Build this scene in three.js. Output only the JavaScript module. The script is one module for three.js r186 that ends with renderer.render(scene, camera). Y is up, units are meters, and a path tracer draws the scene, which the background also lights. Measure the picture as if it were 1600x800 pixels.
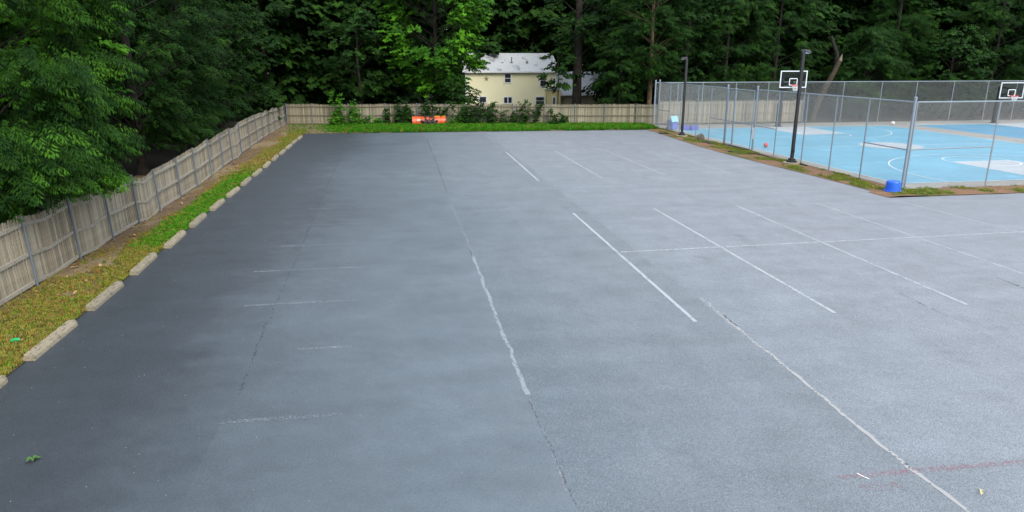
import * as THREE from 'three';
import { mergeGeometries, toCreasedNormals } from 'three/addons/utils/BufferGeometryUtils.js';
import { ImprovedNoise } from 'three/addons/math/ImprovedNoise.js';
import { RoundedBoxGeometry } from 'three/addons/geometries/RoundedBoxGeometry.js';

// ---------------------------------------------------------------- camera, sky, sun, exposure
const scene = new THREE.Scene();
const camera = new THREE.PerspectiveCamera(40.82, 2, 0.1, 900);
camera.position.set(0, 5.35, 0);
camera.lookAt(0.15631 * 50, 5.35 - 0.27295 * 50, -0.94925 * 50);

const P = new ImprovedNoise();
const fbm = (x, y, z, o = 4) => { let s = 0, a = 0.5, f = 1; for (let i = 0; i < o; i++) { s += a * P.noise(x * f, y * f, z * f); a *= 0.5; f *= 2.03; } return s; };

{ // high bright overcast, a little bluish, thin cloud structure all round
  const W = 512, Hh = 256, d = new Float32Array(W * Hh * 4);
  for (let j = 0; j < Hh; j++) for (let i = 0; i < W; i++) {
    const el = ((j + 0.5) / Hh - 0.5) * Math.PI, az = (i + 0.5) / W * 2 * Math.PI;
    const s = Math.max(0, Math.sin(el)), c = Math.cos(el);
    const n = fbm(Math.cos(az) * c * 3 + 7, Math.sin(az) * c * 3, s * 3 + 2, 5);
    const L = 0.8 * (1 + 0.6 * s) / 1.6 * (1 + 0.35 * n);
    const b = 0.5 + 0.9 * n, k = (j * W + i) * 4;
    d[k] = L * (0.86 + 0.1 * b); d[k + 1] = L * (0.98 + 0.05 * b); d[k + 2] = L * (1.18 - 0.02 * b); d[k + 3] = 1;
  }
  const t = new THREE.DataTexture(d, W, Hh, THREE.RGBAFormat, THREE.FloatType);
  t.mapping = THREE.EquirectangularReflectionMapping; t.magFilter = THREE.LinearFilter; t.minFilter = THREE.LinearFilter; t.needsUpdate = true;
  scene.background = t; scene.environment = t;
}
scene.backgroundIntensity = 1.0; scene.environmentIntensity = 1.0;
const sun = new THREE.DirectionalLight(new THREE.Color().setRGB(1, 0.95, 0.86), 1.5);
sun.position.set(5 + 22, 64, -35 + 74); sun.target.position.set(5, 0, -35);
sun.castShadow = true; sun.shadow.radius = 50; sun.shadow.mapSize.set(2048, 2048);
Object.assign(sun.shadow.camera, { left: -80, right: 80, top: 80, bottom: -80, near: 1, far: 260 });
scene.add(sun, sun.target);
const renderer = new THREE.WebGLRenderer({ antialias: true });
renderer.toneMapping = THREE.LinearToneMapping;
renderer.toneMappingExposure = 2.1;
renderer.shadowMap.enabled = true; renderer.shadowMap.type = THREE.PCFSoftShadowMap;

// ---------------------------------------------------------------- helpers
const V = (x, y, z) => new THREE.Vector3(x, y, z);
const rng = s => () => { s |= 0; s = s + 0x6D2B79F5 | 0; let t = Math.imul(s ^ s >>> 15, 1 | s); t = t + Math.imul(t ^ t >>> 7, 61 | t) ^ t; return ((t ^ t >>> 14) >>> 0) / 4294967296; };
const lerp = (a, b, t) => a + (b - a) * t, clamp = (v, a = 0, b = 1) => Math.min(b, Math.max(a, v));
const sstep = (a, b, v) => { const t = clamp((v - a) / (b - a)); return t * t * (3 - 2 * t); };
const C = (r, g, b) => new THREE.Color().setRGB(r, g, b);
const used = {};
const numbered = n => { const k = used[n] = (used[n] ?? -1) + 1; return k ? `${n}_${String(k).padStart(3, '0')}` : n; };
const std = (r, g, b, o = {}) => new THREE.MeshStandardMaterial({ color: C(r, g, b), roughness: 0.85, ...o });
function mesh(name, geo, mat, parent = scene) {
  const m = new THREE.Mesh(Array.isArray(geo) ? join(geo) : geo, mat);
  m.name = parent === scene ? numbered(name) : name; m.castShadow = m.receiveShadow = true; parent.add(m); return m;
}
function join(list) {
  const out = list.map(g => { g = g.index ? g.toNonIndexed() : g; for (const k of Object.keys(g.attributes)) if (!['position', 'normal', 'uv'].includes(k)) g.deleteAttribute(k); return g; });
  return out.length === 1 ? out[0] : mergeGeometries(out);
}
function tag(o, label, category, group) { o.userData.label = label; if (category) o.userData.category = category; if (group) o.userData.group = group; return o; }
function thing(name, label, category, pos = [0, 0, 0], turn = 0, group) {
  const g = new THREE.Group(); g.name = numbered(name); g.position.set(...pos); g.rotation.y = turn; scene.add(g); return tag(g, label, category, group);
}
function structure(name) { const g = new THREE.Group(); g.name = numbered(name); g.userData.kind = 'structure'; scene.add(g); return g; }
const box = (w, h, d, x = 0, y = 0, z = 0, ry = 0) => { const g = new THREE.BoxGeometry(w, h, d); if (ry) g.rotateY(ry); return g.translate(x, y, z); };
function rod(a, b, r0, r1 = r0, seg = 8) {
  const dv = V().subVectors(b, a), g = new THREE.CylinderGeometry(r1, r0, dv.length(), seg);
  g.applyQuaternion(new THREE.Quaternion().setFromUnitVectors(V(0, 1, 0), dv.clone().normalize()));
  return g.translate((a.x + b.x) / 2, (a.y + b.y) / 2, (a.z + b.z) / 2);
}
function bar(a, b, w, h) { // rectangular bar between two points
  const dv = V().subVectors(b, a), g = new THREE.BoxGeometry(w, h, dv.length());
  g.applyMatrix4(new THREE.Matrix4().lookAt(b, a, V(0, 1, 0)));
  return g.translate((a.x + b.x) / 2, (a.y + b.y) / 2, (a.z + b.z) / 2);
}
function tube(pts, r, seg = 20, rad = 6) { return new THREE.TubeGeometry(new THREE.CatmullRomCurve3(pts), seg, r, rad); }
function pixels(n, fn, srgb = true, rep = null) {
  const d = new Uint8Array(n * n * 4);
  for (let j = 0; j < n; j++) for (let i = 0; i < n; i++) { const c = fn(i / n, j / n, i, j), k = (j * n + i) * 4; d[k] = clamp(c[0]) * 255; d[k + 1] = clamp(c[1]) * 255; d[k + 2] = clamp(c[2]) * 255; d[k + 3] = 255; }
  const t = new THREE.DataTexture(d, n, n); t.wrapS = t.wrapT = THREE.RepeatWrapping; t.magFilter = THREE.LinearFilter; t.minFilter = THREE.LinearMipmapLinearFilter; t.generateMipmaps = true;
  if (srgb) t.colorSpace = THREE.SRGBColorSpace; if (rep) t.repeat.set(...rep); t.needsUpdate = true; return t;
}
// tileable noise from a lattice
function tileNoise(n, cells, seed) {
  const r = rng(seed), g = Array.from({ length: cells * cells }, r);
  return (u, v) => {
    const x = u * cells, y = v * cells, i = Math.floor(x), j = Math.floor(y), fx = x - i, fy = y - j, sx = fx * fx * (3 - 2 * fx), sy = fy * fy * (3 - 2 * fy);
    const at = (a, b) => g[((b % cells) + cells) % cells * cells + ((a % cells) + cells) % cells];
    return lerp(lerp(at(i, j), at(i + 1, j), sx), lerp(at(i, j + 1), at(i + 1, j + 1), sx), sy);
  };
}
// a sheet over x0..x1, z0..z1 with height and colour functions, uv in metres
function sheet(nx, nz, pt, col) {
  const pos = [], uv = [], cl = [], idx = [];
  for (let j = 0; j <= nz; j++) for (let i = 0; i <= nx; i++) {
    const [x, y, z] = pt(i / nx, j / nz); pos.push(x, y, z); uv.push(x, z);
    if (col) { const c = col(x, z); cl.push(c[0], c[1], c[2]); }
  }
  for (let j = 0; j < nz; j++) for (let i = 0; i < nx; i++) { const a = j * (nx + 1) + i, b = a + 1, c = a + nx + 1, d = c + 1; idx.push(a, b, c, b, d, c); }
  const g = new THREE.BufferGeometry();
  g.setAttribute('position', new THREE.Float32BufferAttribute(pos, 3)); g.setAttribute('uv', new THREE.Float32BufferAttribute(uv, 2));
  if (col) g.setAttribute('color', new THREE.Float32BufferAttribute(cl, 3));
  g.setIndex(idx); g.computeVertexNormals();
  if (g.attributes.normal.getY(0) < 0) { for (let k = 0; k < idx.length; k += 3) [idx[k], idx[k + 1]] = [idx[k + 1], idx[k]]; g.setIndex(idx); g.computeVertexNormals(); }
  return g;
}
// paint or filler laid in small cells, some of them worn away
function wornRibbon(pts, width, y, { cell = 0.05, keep = () => 1, seed = 1, wob = 0, wvar = 0 } = {}) {
  const r = rng(seed), pos = [], nor = [], uv = [];
  const cum = [0]; for (let i = 1; i < pts.length; i++) cum.push(cum[i - 1] + Math.hypot(pts[i][0] - pts[i - 1][0], pts[i][1] - pts[i - 1][1]));
  const L = cum.at(-1), n = Math.ceil(L / cell), m = Math.max(2, Math.round(width / cell));
  const at = s => { let k = 0; while (k < pts.length - 2 && s > cum[k + 1]) k++; const t = clamp((s - cum[k]) / (cum[k + 1] - cum[k]), 0, 1.0001), a = pts[k], b = pts[k + 1];
    const dx = (b[0] - a[0]) / (cum[k + 1] - cum[k]), dz = (b[1] - a[1]) / (cum[k + 1] - cum[k]); const w = wob * (P.noise(s * 1.3, seed, 0) + 0.5 * P.noise(s * 4, seed, 5));
    return [lerp(a[0], b[0], t) - dz * w, lerp(a[1], b[1], t) + dx * w, -dz, dx, width * (1 + wvar * P.noise(s * 2.1, seed, 9)) / 2]; };
  for (let i = 0; i < n; i++) {
    const A = at(i / n * L), B = at((i + 1) / n * L);
    for (let j = 0; j < m; j++) {
      const u = (j + 0.5) / m; if (r() > keep(i / n, u, (A[0]), (A[1]))) continue;
      const o0 = j / m * 2 - 1, o1 = (j + 1) / m * 2 - 1, q = (Q, o) => [Q[0] + Q[2] * o * Q[4], y, Q[1] + Q[3] * o * Q[4]];
      const a = q(A, o0), b = q(A, o1), c = q(B, o0), d = q(B, o1);
      const up = ((b[2] - a[2]) * (c[0] - a[0]) - (b[0] - a[0]) * (c[2] - a[2])) > 0 ? [a, b, c, b, d, c] : [a, c, b, b, c, d];
      for (const p of up) { pos.push(...p); nor.push(0, 1, 0); uv.push(p[0], p[2]); }
    }
  }
  const g = new THREE.BufferGeometry();
  g.setAttribute('position', new THREE.Float32BufferAttribute(pos, 3)); g.setAttribute('normal', new THREE.Float32BufferAttribute(nor, 3)); g.setAttribute('uv', new THREE.Float32BufferAttribute(uv, 2));
  return g;
}

// ---------------------------------------------------------------- ground
const speckA = tileNoise(0, 256, 11), speckB = tileNoise(0, 90, 12), speckC = tileNoise(0, 24, 13), speckD = tileNoise(0, 512, 14);
const soilMap = pixels(512, (u, v) => { const s = 0.55 + 0.5 * (0.5 * speckA(u, v) + 0.3 * speckB(u, v) + 0.2 * speckC(u, v)) ; return [s, s * 0.99, s * 0.97]; }, true, [1 / 3, 1 / 3]);
const soilBump = pixels(512, (u, v) => { const s = 0.6 * speckA(u, v) + 0.4 * speckB(u, v); return [s, s, s]; }, false, [1 / 3, 1 / 3]);
const soilMat = new THREE.MeshStandardMaterial({ vertexColors: true, map: soilMap, bumpMap: soilBump, bumpScale: 0.03, roughness: 1 });
{
  const g = mesh('ground', sheet(60, 60, (u, v) => [-250 + 520 * u, -0.06, 250 - 520 * v], (x, z) => { const n = fbm(x * 0.08, 0, z * 0.08); return [0.055 + 0.03 * n, 0.045 + 0.025 * n, 0.028 + 0.012 * n]; }), soilMat);
  g.userData.kind = 'structure';
}
const lotFar = x => -(54.8 - (x + 6.85) * 1.25 / 26.6);
const edgeL = z => -6.98 + 0.05 * P.noise(z * 0.9, 3, 0);
const edgeR = z => 19.55 + 0.28 * Math.sin(z * 0.22 + 1) * (z < -26 ? 1 : 0) + 0.05 * P.noise(z, 8, 0);
// how green the left verge is at (x, z)
const vergeGreen = (x, z) => { const d = -z, e = x + 8.8; // e: distance from the fence
  const bright = sstep(18, 23, d) * (1 - sstep(33, 40, d)) * sstep(0.55, 1.15, e + 0.5 * fbm(x, 4, z * 0.6));
  const near = (1 - sstep(17, 22, d)) * 0.45 * sstep(-0.3, 0.8, e + 0.8 * fbm(x * 1.2, 2, z * 0.8));
  const far = sstep(38, 46, d) * 0.35 * sstep(0.4, 1.2, e + fbm(x, 1, z * 0.5));
  return clamp(bright + near + far + 0.35 * fbm(x * 0.9, 7, z * 0.9)); };
const vergeDirt = (x, z) => { const d = -z, e = x + 8.8, n = fbm(x * 0.8, 20, z * 0.5), f = fbm(x * 2.5, 21, z * 2.5); return clamp(sstep(0.0, 0.3, 0.75 - e + 1.1 * n + 0.4 * f) * sstep(18.5, 22, d + 3 * n) + sstep(0.12, 0.3, n + 0.4 * f + 0.05) * 0.9); };
const vergeCol = (x, z) => { const g = vergeGreen(x, z) * (1 - vergeDirt(x, z)), n = fbm(x * 2.2, 0, z * 2.2), d = -z, dirt = vergeDirt(x, z), far = sstep(-0.05, 0.1, fbm(x * 0.35 + 2, 44, z * 0.13));
  const a = [0.2 + 0.06 * n, 0.155 + 0.04 * n, 0.045 + 0.02 * n], b = [0.06, 0.11, 0.012], e = [lerp(0.27, 0.44, far), lerp(0.17, 0.33, far), lerp(0.1, 0.19, far)].map(v => v * (1 + 0.5 * n));
  return a.map((v, i) => lerp(lerp(v, b[i], g * 0.85), e[i], dirt * 0.85)); };
mesh('left_verge', sheet(22, 240, (u, v) => { const z = 6 - 62 * v, x = lerp(edgeL(z), -12.4, u); return [x, 0.012 + 0.05 * sstep(0, 0.5, u) + 0.05 * fbm(x * 1.5, 0, z * 1.5) * sstep(0, 0.12, u), z]; }, vergeCol), soilMat).userData.kind = 'structure';
const backGreen = (x, z) => clamp(sstep(-6.5, -2.5, x + 2 * fbm(x * 0.5, 3, z * 0.7)) * (1 - 0.85 * sstep(0.02, 0.25, fbm(x * 0.6, 13, z * 1.1))));
const backCol = (x, z) => { const g = backGreen(x, z), n = fbm(x * 2, 0, z * 2); const a = [0.3 + 0.08 * n, 0.22 + 0.06 * n, 0.115 + 0.03 * n], b = [0.04, 0.11, 0.008]; return a.map((v, i) => lerp(v, b[i], g * 0.9)); };
mesh('back_verge', sheet(140, 34, (u, v) => { const x = lerp(-10, 20.9, u), z0 = lotFar(x) + 0.06 * P.noise(x, 2, 0); const z = lerp(z0, -66, v); return [x, 0.012 + 0.06 * sstep(0, 0.2, v) + 0.06 * fbm(x, 0, z) * sstep(0, 0.1, v), z]; }, backCol), soilMat).userData.kind = 'structure';
const mulchCol = (x, z) => { const g = sstep(-0.08, 0.14, fbm(x * 0.9 + 5, 3, z * 0.45)), n = fbm(x * 3, 0, z * 3); return [lerp(0.36 + 0.16 * n, 0.17, g), lerp(0.2 + 0.08 * n, 0.17, g), lerp(0.11 + 0.04 * n, 0.03, g)]; };
const rightBed = mesh('mulch_strip', sheet(10, 150, (u, v) => { const z = -24.72 - 29.6 * v, x = lerp(edgeR(z), 21.45, u); return [x, 0.012 + 0.04 * Math.sin(Math.PI * Math.min(1, u * 1.0)) + 0.03 * fbm(x * 2, 0, z * 2) * sstep(0, 0.2, u), z]; }, mulchCol), soilMat); rightBed.userData.kind = 'structure';
mesh('mulch_strip', sheet(90, 8, (u, v) => { const x = lerp(21.45, 48, u), z = lerp(-24.72 + 0.06 * P.noise(x, 5, 0), -26.35, v); return [x, 0.012 + 0.04 * Math.sin(Math.PI * v) + 0.03 * fbm(x * 2, 0, z * 2) * sstep(0, 0.2, v), z]; }, mulchCol), soilMat).userData.kind = 'structure';

// ---------------------------------------------------------------- asphalt lot: paving lanes side by side, each sealed and worn its own way, shade and sheen in its tone
const lot = structure('parking_lot');
const gr = rng(99);
const grain = (lo, hi, a, b, c, d) => pixels(1024, (u, v) => { const s = 0.3 * gr() + a * speckD(u, v) + b * speckA(u, v) + c * speckB(u, v) + d * speckC(u, v) + 0.02; const t = lerp(lo, hi, clamp((s - 0.5) * 1.9 + 0.5)); return [t, t, t]; }, true, [1 / 4.1, 1 / 4.1]);
const smoothMap = grain(0.82, 0.97, 0.35, 0.25, 0.05, 0.05), coarseMap = grain(0.66, 0.97, 0.4, 0.2, 0.04, 0.03);
const coarseBump = pixels(1024, (u, v) => { const s = 0.55 * speckD(u, v) + 0.45 * speckA(u, v); return [s, s, s]; }, false, [1 / 4.1, 1 / 4.1]);
const laneMat = (map, bump, rough) => new THREE.MeshStandardMaterial({ vertexColors: true, map, bumpMap: coarseBump, bumpScale: bump, roughness: rough });
const seam = x0 => z => x0 + 0.05 * P.noise(z * 0.35, x0, 0) + 0.03 * P.noise(z * 2.1, x0, 4);
const s1 = z => -3.0 + 0.012 * (z + 20) + 0.07 * P.noise(z * 0.4, 1, 0) + 0.03 * P.noise(z * 2, 1, 4), s2 = seam(1.97), s3 = seam(6.74), s4 = seam(11.65), s5 = seam(15.0);
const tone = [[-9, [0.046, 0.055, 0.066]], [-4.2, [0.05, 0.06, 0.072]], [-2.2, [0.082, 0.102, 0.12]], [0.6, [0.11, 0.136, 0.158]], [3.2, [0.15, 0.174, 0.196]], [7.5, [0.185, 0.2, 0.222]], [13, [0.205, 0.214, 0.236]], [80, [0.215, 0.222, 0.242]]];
// sealer wear in ragged, squeegee-streaked patches, plus tree shade and sky sheen painted in
const wearAndLight = (x, z) => { const q = x + 3.4 * fbm(x * 0.16 + 3, 0, z * 0.1) + 1.6 * fbm(x * 0.5, 5, z * 0.9) + 1.1 * fbm(x * 2.2, 8, z * 3.1); let k = 0; while (k < tone.length - 2 && q > tone[k + 1][0]) k++; const t = clamp((q - tone[k][0]) / (tone[k + 1][0] - tone[k][0])); return [0, 1, 2].map(i => lerp(tone[k][1][i], tone[k + 1][1][i], t)); };
const lanes = [
  [z => edgeL(z), s1, 1.02, smoothMap, 0.004, 0.5],
  [s1, s2, 1.05, smoothMap, 0.005, 0.5],
  [s2, s3, 1.3, coarseMap, 0.009, 0.55],
  [s3, s4, 1.46, coarseMap, 0.009, 0.55],
  [s4, s5, 1.42, coarseMap, 0.009, 0.55],
  [s5, z => z < -24.7 ? edgeR(z) : 19.7, 1.46, coarseMap, 0.009, 0.55],
];
const laneCol = (f, i) => (x, z) => { const k = f * (1 + 0.2 * fbm(x * 0.3 + i * 9, 11, z * 1.6) + 0.22 * fbm(x * 1.1, 2, z * 0.8 + i) + 0.16 * fbm(x * 4, 4, z * 4) - 0.2 * sstep(0.3, 0.5, fbm(x * 0.9 + 40, 6, z * 0.9))); return wearAndLight(x, z).map((v, j) => v * k * [1.13, 1.15, 1.14][j]); };
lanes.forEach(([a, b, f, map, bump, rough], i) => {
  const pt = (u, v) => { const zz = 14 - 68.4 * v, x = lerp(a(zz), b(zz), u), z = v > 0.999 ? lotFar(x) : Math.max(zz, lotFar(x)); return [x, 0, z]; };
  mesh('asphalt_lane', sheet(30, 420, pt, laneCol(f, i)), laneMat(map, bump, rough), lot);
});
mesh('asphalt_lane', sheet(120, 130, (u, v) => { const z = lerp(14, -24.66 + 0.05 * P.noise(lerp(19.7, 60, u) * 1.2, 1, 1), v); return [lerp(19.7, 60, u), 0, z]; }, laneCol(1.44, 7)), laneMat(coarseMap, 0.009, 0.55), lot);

const paint = std(0.36, 0.38, 0.4, { roughness: 0.8 }), oldPaint = std(0.31, 0.33, 0.36, { roughness: 0.85 }), ghostPaint = std(0.19, 0.215, 0.24, { roughness: 0.8 });
const wear = (p, sd) => (t, u, x, z) => clamp(p + 0.55 * fbm(x * 1.7 + sd, 2, z * 0.9) + 0.3 * P.noise(x * 9, sd, z * 9) - (Math.abs(u - 0.5) > 0.42 ? 0.12 : 0));
const line = (pts, w, mat, p, seed, wob = 0.012) => mesh('parking_line', wornRibbon(pts, w, 0.004, { cell: mat === ghostPaint ? 0.018 : 0.03, keep: mat === ghostPaint ? (t, u, x, z) => clamp(p * (0.85 + 0.9 * fbm(x * 1.2 + seed, 2, z))) : wear(p, seed), seed, wob, wvar: 0.15 }), mat, lot);
// near rows
[[6.2, 6.09, 23.9, 12.9, 0.95], [9.4, 9.34, 24.2, 12.9, 0.9], [12.72, 12.64, 24.2, 12.9, 0.8], [16.04, 15.96, 24.2, 12.9, 0.72], [19.5, 19.95, 24.0, 15.5, 0.6]].forEach(([xa, xb, za, zb, p], i) => line([[xa, -za], [xb, -zb]], 0.09, paint, p, 20 + i));
line([[6.25, -18.5], [20.0, -18.75], [27, -18.9]], 0.1, paint, 0.72, 30);
// far rows, older
[[6.48, 6.35, 41.7, 30.9, 0.78], [9.56, 9.47, 41.6, 31.3, 0.7], [12.7, 12.75, 41.4, 31.7, 0.6], [16.0, 16.15, 40.2, 31.6, 0.5]].forEach(([xa, xb, za, zb, p], i) => line([[xa, -za], [xb, -zb]], 0.1, paint, p + 0.12, 40 + i));
line([[6.5, -51.6], [6.6, -47]], 0.1, oldPaint, 0.6, 50); line([[9.66, -52.8], [9.75, -49.3]], 0.1, oldPaint, 0.55, 51);
line([[6.5, -36.3], [16.5, -36.4]], 0.1, oldPaint, 0.5, 52);
// ghost lines under the sealer, left row
[10.05, 12.75, 15.48, 18.18, 20.75, 23.5, 26.2, 28.9, 31.6].forEach((d, i) => { const a = -1.06, b = [-2.9, -2.1, -3.6, -3.9, -3.6, -3.4, -3.4, -3.2, -3][i]; line([[a, -d], [b, -d - 0.02]], 0.1, ghostPaint, (i ? 0.66 : 0.34) - 0.02 * i, 60 + i); });
// crack filler strips along the seams
const filler = std(0.24, 0.27, 0.29, { roughness: 0.9 }), fillerWarm = std(0.34, 0.338, 0.33, { roughness: 0.9 }), fillerOld = std(0.22, 0.24, 0.265, { roughness: 0.9 });
const crack = (pts, w, mat, p, seed) => mesh('crack_filler', wornRibbon(pts, w, 0.003, { cell: 0.03, keep: wear(p, seed), seed, wob: 0.05, wvar: 0.9 }), mat, lot);
crack([[1.97, -18.7], [1.95, -15.6], [1.94, -13], [1.95, -10.2]], 0.075, filler, 0.85, 101);
crack([[1.9, -27.4], [2.0, -22], [1.97, -18.7]], 0.06, fillerOld, 0.42, 102);
crack([[1.95, -10.2], [1.96, -7.5]], 0.03, fillerOld, 0.22, 103);
crack([[6.78, -12.7], [6.8, -11.2], [6.75, -9.8], [6.71, -8.4], [6.7, -7.3], [6.8, -5.5]], 0.062, fillerWarm, 0.85, 104);
crack([[6.84, -14.3], [6.78, -12.7]], 0.07, fillerWarm, 0.5, 105);
crack([[6.3, -23.6], [6.66, -18], [6.84, -14.3]], 0.05, fillerOld, 0.3, 106);
crack([[2.05, -52], [2.05, -36.3], [1.9, -27.4]], 0.08, fillerOld, 0.2, 107);
// open dark cracks
const darkCrack = std(0.03, 0.032, 0.036, { roughness: 0.95 }), fadeCrack = std(0.1, 0.105, 0.115, { roughness: 0.95 });
const open = (pts, w, p, seed, mat = darkCrack) => mesh('crack', wornRibbon(pts, w, 0.0045, { cell: 0.02, keep: wear(p, seed), seed, wob: 0.06, wvar: 1.2 }), mat, lot);
open([[14.99, -14.6], [14.96, -13.5], [15, -11]], 0.035, 0.5, 110); open([[11.69, -13.9], [11.62, -12.3]], 0.03, 0.25, 111, fadeCrack);
open([[6.86, -13.2], [6.83, -12.5]], 0.05, 0.5, 112, fadeCrack); open([[1.96, -19.6], [1.94, -18.8]], 0.05, 0.4, 113, fadeCrack);
open([[1.95, -10.3], [1.95, -9.5], [2.0, -7]], 0.022, 0.35, 114, fadeCrack); open([[6.72, -7.38], [6.7, -7.22]], 0.05, 0.5, 115, fadeCrack);
open([[-3.3, -42], [-3.2, -31], [-2.97, -20], [-2.9, -14], [-2.8, -11]], 0.04, 0.18, 116, std(0.055, 0.06, 0.072)); open([[2.04, -50], [2.02, -37], [1.95, -29]], 0.05, 0.3, 117, fadeCrack);
// survey chalk
const chalk = std(0.36, 0.15, 0.17, { roughness: 0.95 });
mesh('chalk_line', wornRibbon([[5.6, -7.2], [6.9, -7.18], [9.5, -7.1]], 0.12, 0.006, { cell: 0.01, keep: (t, u, x, z) => clamp(0.13 + 0.12 * fbm(x * 1.2, 1, 0) + 0.25 * (0.3 - Math.abs(u - 0.5))), seed: 120 }), chalk, lot);
mesh('chalk_line', wornRibbon([[5.75, -6.95], [6.3, -6.93]], 0.16, 0.006, { cell: 0.01, keep: (t, u, x) => clamp(0.08 + 0.1 * fbm(x * 3, 1, u * 3)), seed: 121 }), chalk, lot);
mesh('chalk_line', wornRibbon([[5.9, -7.25], [5.99, -7.1]], 0.02, 0.008, { cell: 0.01, keep: () => 0.9, seed: 122, wob: 0.02 }), std(0.75, 0.75, 0.75), lot);
{ // pale grit scattered on the sealed lane
  const r = rng(5), im = new THREE.InstancedMesh(new THREE.DodecahedronGeometry(0.006, 0), std(0.4, 0.4, 0.4), 260), m = new THREE.Matrix4();
  for (let i = 0; i < 260; i++) { const x = lerp(-6.9, 1, Math.pow(r(), 1.3)), z = -lerp(6.5, 32, r()); m.makeScale(0.5 + r(), 0.4 + 0.5 * r(), 0.5 + r()).setPosition(x, 0.005, z); im.setMatrixAt(i, m); }
  im.name = 'grit'; im.userData.kind = 'stuff'; im.userData.label = 'pale grit scattered over the dark sealed asphalt'; scene.add(im);
}

// ---------------------------------------------------------------- grass
function tuftGeo(h, n, spread, seed) {
  const r = rng(seed), pos = [];
  for (let i = 0; i < n; i++) {
    const a = r() * 6.283, bx = (r() - 0.5) * spread, bz = (r() - 0.5) * spread, l = h * (0.6 + 0.6 * r()), lean = 0.25 + 0.5 * r(), w = 0.006 + 0.004 * r();
    const dx = Math.cos(a), dz = Math.sin(a), px = -dz * w, pz = dx * w, mx = bx + dx * l * lean * 0.4, mz = bz + dz * l * lean * 0.4, tx = bx + dx * l * lean, tz = bz + dz * l * lean, my = l * 0.6, ty = l * (1 - lean * 0.3);
    pos.push(bx - px, 0, bz - pz, bx + px, 0, bz + pz, mx + px, my, mz + pz, bx - px, 0, bz - pz, mx + px, my, mz + pz, mx - px, my, mz - pz, mx - px, my, mz - pz, mx + px, my, mz + pz, tx, ty, tz);
  }
  const g = new THREE.BufferGeometry(); g.setAttribute('position', new THREE.Float32BufferAttribute(pos, 3)); g.computeVertexNormals(); return g;
}
const bladeMat = new THREE.MeshPhysicalMaterial({ color: 0xffffff, roughness: 1, specularIntensity: 0.15, transmission: 0.25, thickness: 0 });
function grass(name, label, n, seed, place, h) {
  const r = rng(seed), geo = tuftGeo(h, 9, 0.1, seed + 1), M = [], K = [];
  for (let i = 0; i < n; i++) { const q = place(r); if (q) { M.push(q); } }
  const im = new THREE.InstancedMesh(geo, bladeMat, M.length), o = new THREE.Object3D(), c = new THREE.Color();
  M.forEach((q, i) => { o.position.set(q.x, q.y, q.z); o.rotation.set((r() - 0.5) * 0.3, r() * 6.28, (r() - 0.5) * 0.3); o.scale.setScalar(q.s * (0.6 + 0.7 * r())); o.updateMatrix(); im.setMatrixAt(i, o.matrix); im.setColorAt(i, c.setRGB(...q.c.map(v => v * (0.75 + 0.5 * r())))); });
  im.name = name; im.userData.kind = 'stuff'; im.userData.label = label; im.castShadow = im.receiveShadow = true; scene.add(im);
}
grass('verge_grass', 'patchy green and yellowed grass between the left fence and the wheel stops', 52000, 71, r => {
  const z = -lerp(8, 58, Math.pow(r(), 1.25)), x = lerp(-7.0, -8.9, r()), g = vergeGreen(x, z); if (r() > (0.3 + 1.2 * g) * (1 - 0.9 * vergeDirt(x, z))) return null;
  const y = r() < 0.12 + 0.9 * (1 - g) ? 1 : 0, near = 1 - sstep(18, 24, -z);
  return { x: Math.min(x, edgeL(z) - 0.03), y: 0.03, z, s: 0.55 + 0.5 * g, c: y ? [0.31, 0.25, 0.06] : near > 0.5 ? [0.2, 0.24, 0.028] : [0.085, 0.25, 0.012] };
}, 0.11);
grass('back_grass', 'bright green grass along the foot of the back fence', 42000, 72, r => {
  const x = lerp(-9, 21, r()), z = lerp(lotFar(x), -63, Math.pow(r(), 0.8)), g = backGreen(x, z); if (r() > 0.06 + g) return null;
  return { x, y: 0.05, z: Math.min(z, lotFar(x) - 0.05), s: 0.8 + 0.5 * g, c: r() < 0.1 + 0.35 * sstep(0, 0.3, fbm(x * 0.7, 33, z * 0.9)) ? [0.2, 0.22, 0.03] : [0.05, 0.21, 0.008] };
}, 0.19);
grass('strip_grass', 'thin yellow green weeds on the mulch strip by the chain link fence', 11000, 73, r => {
  const side = r() < 0.72; const z = side ? -lerp(25, 54, r()) : lerp(-24.9, -26.3, r()), x = side ? lerp(19.9, 21.3, r()) : lerp(21.3, 40, r());
  const g = sstep(-0.08, 0.14, fbm(x * 0.9 + 5, 3, z * 0.45)); if (r() > g || x < edgeR(z) + 0.08) return null;
  return { x, y: 0.03, z, s: 0.7, c: r() < 0.45 ? [0.27, 0.25, 0.05] : [0.15, 0.24, 0.03] };
}, 0.13);
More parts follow.
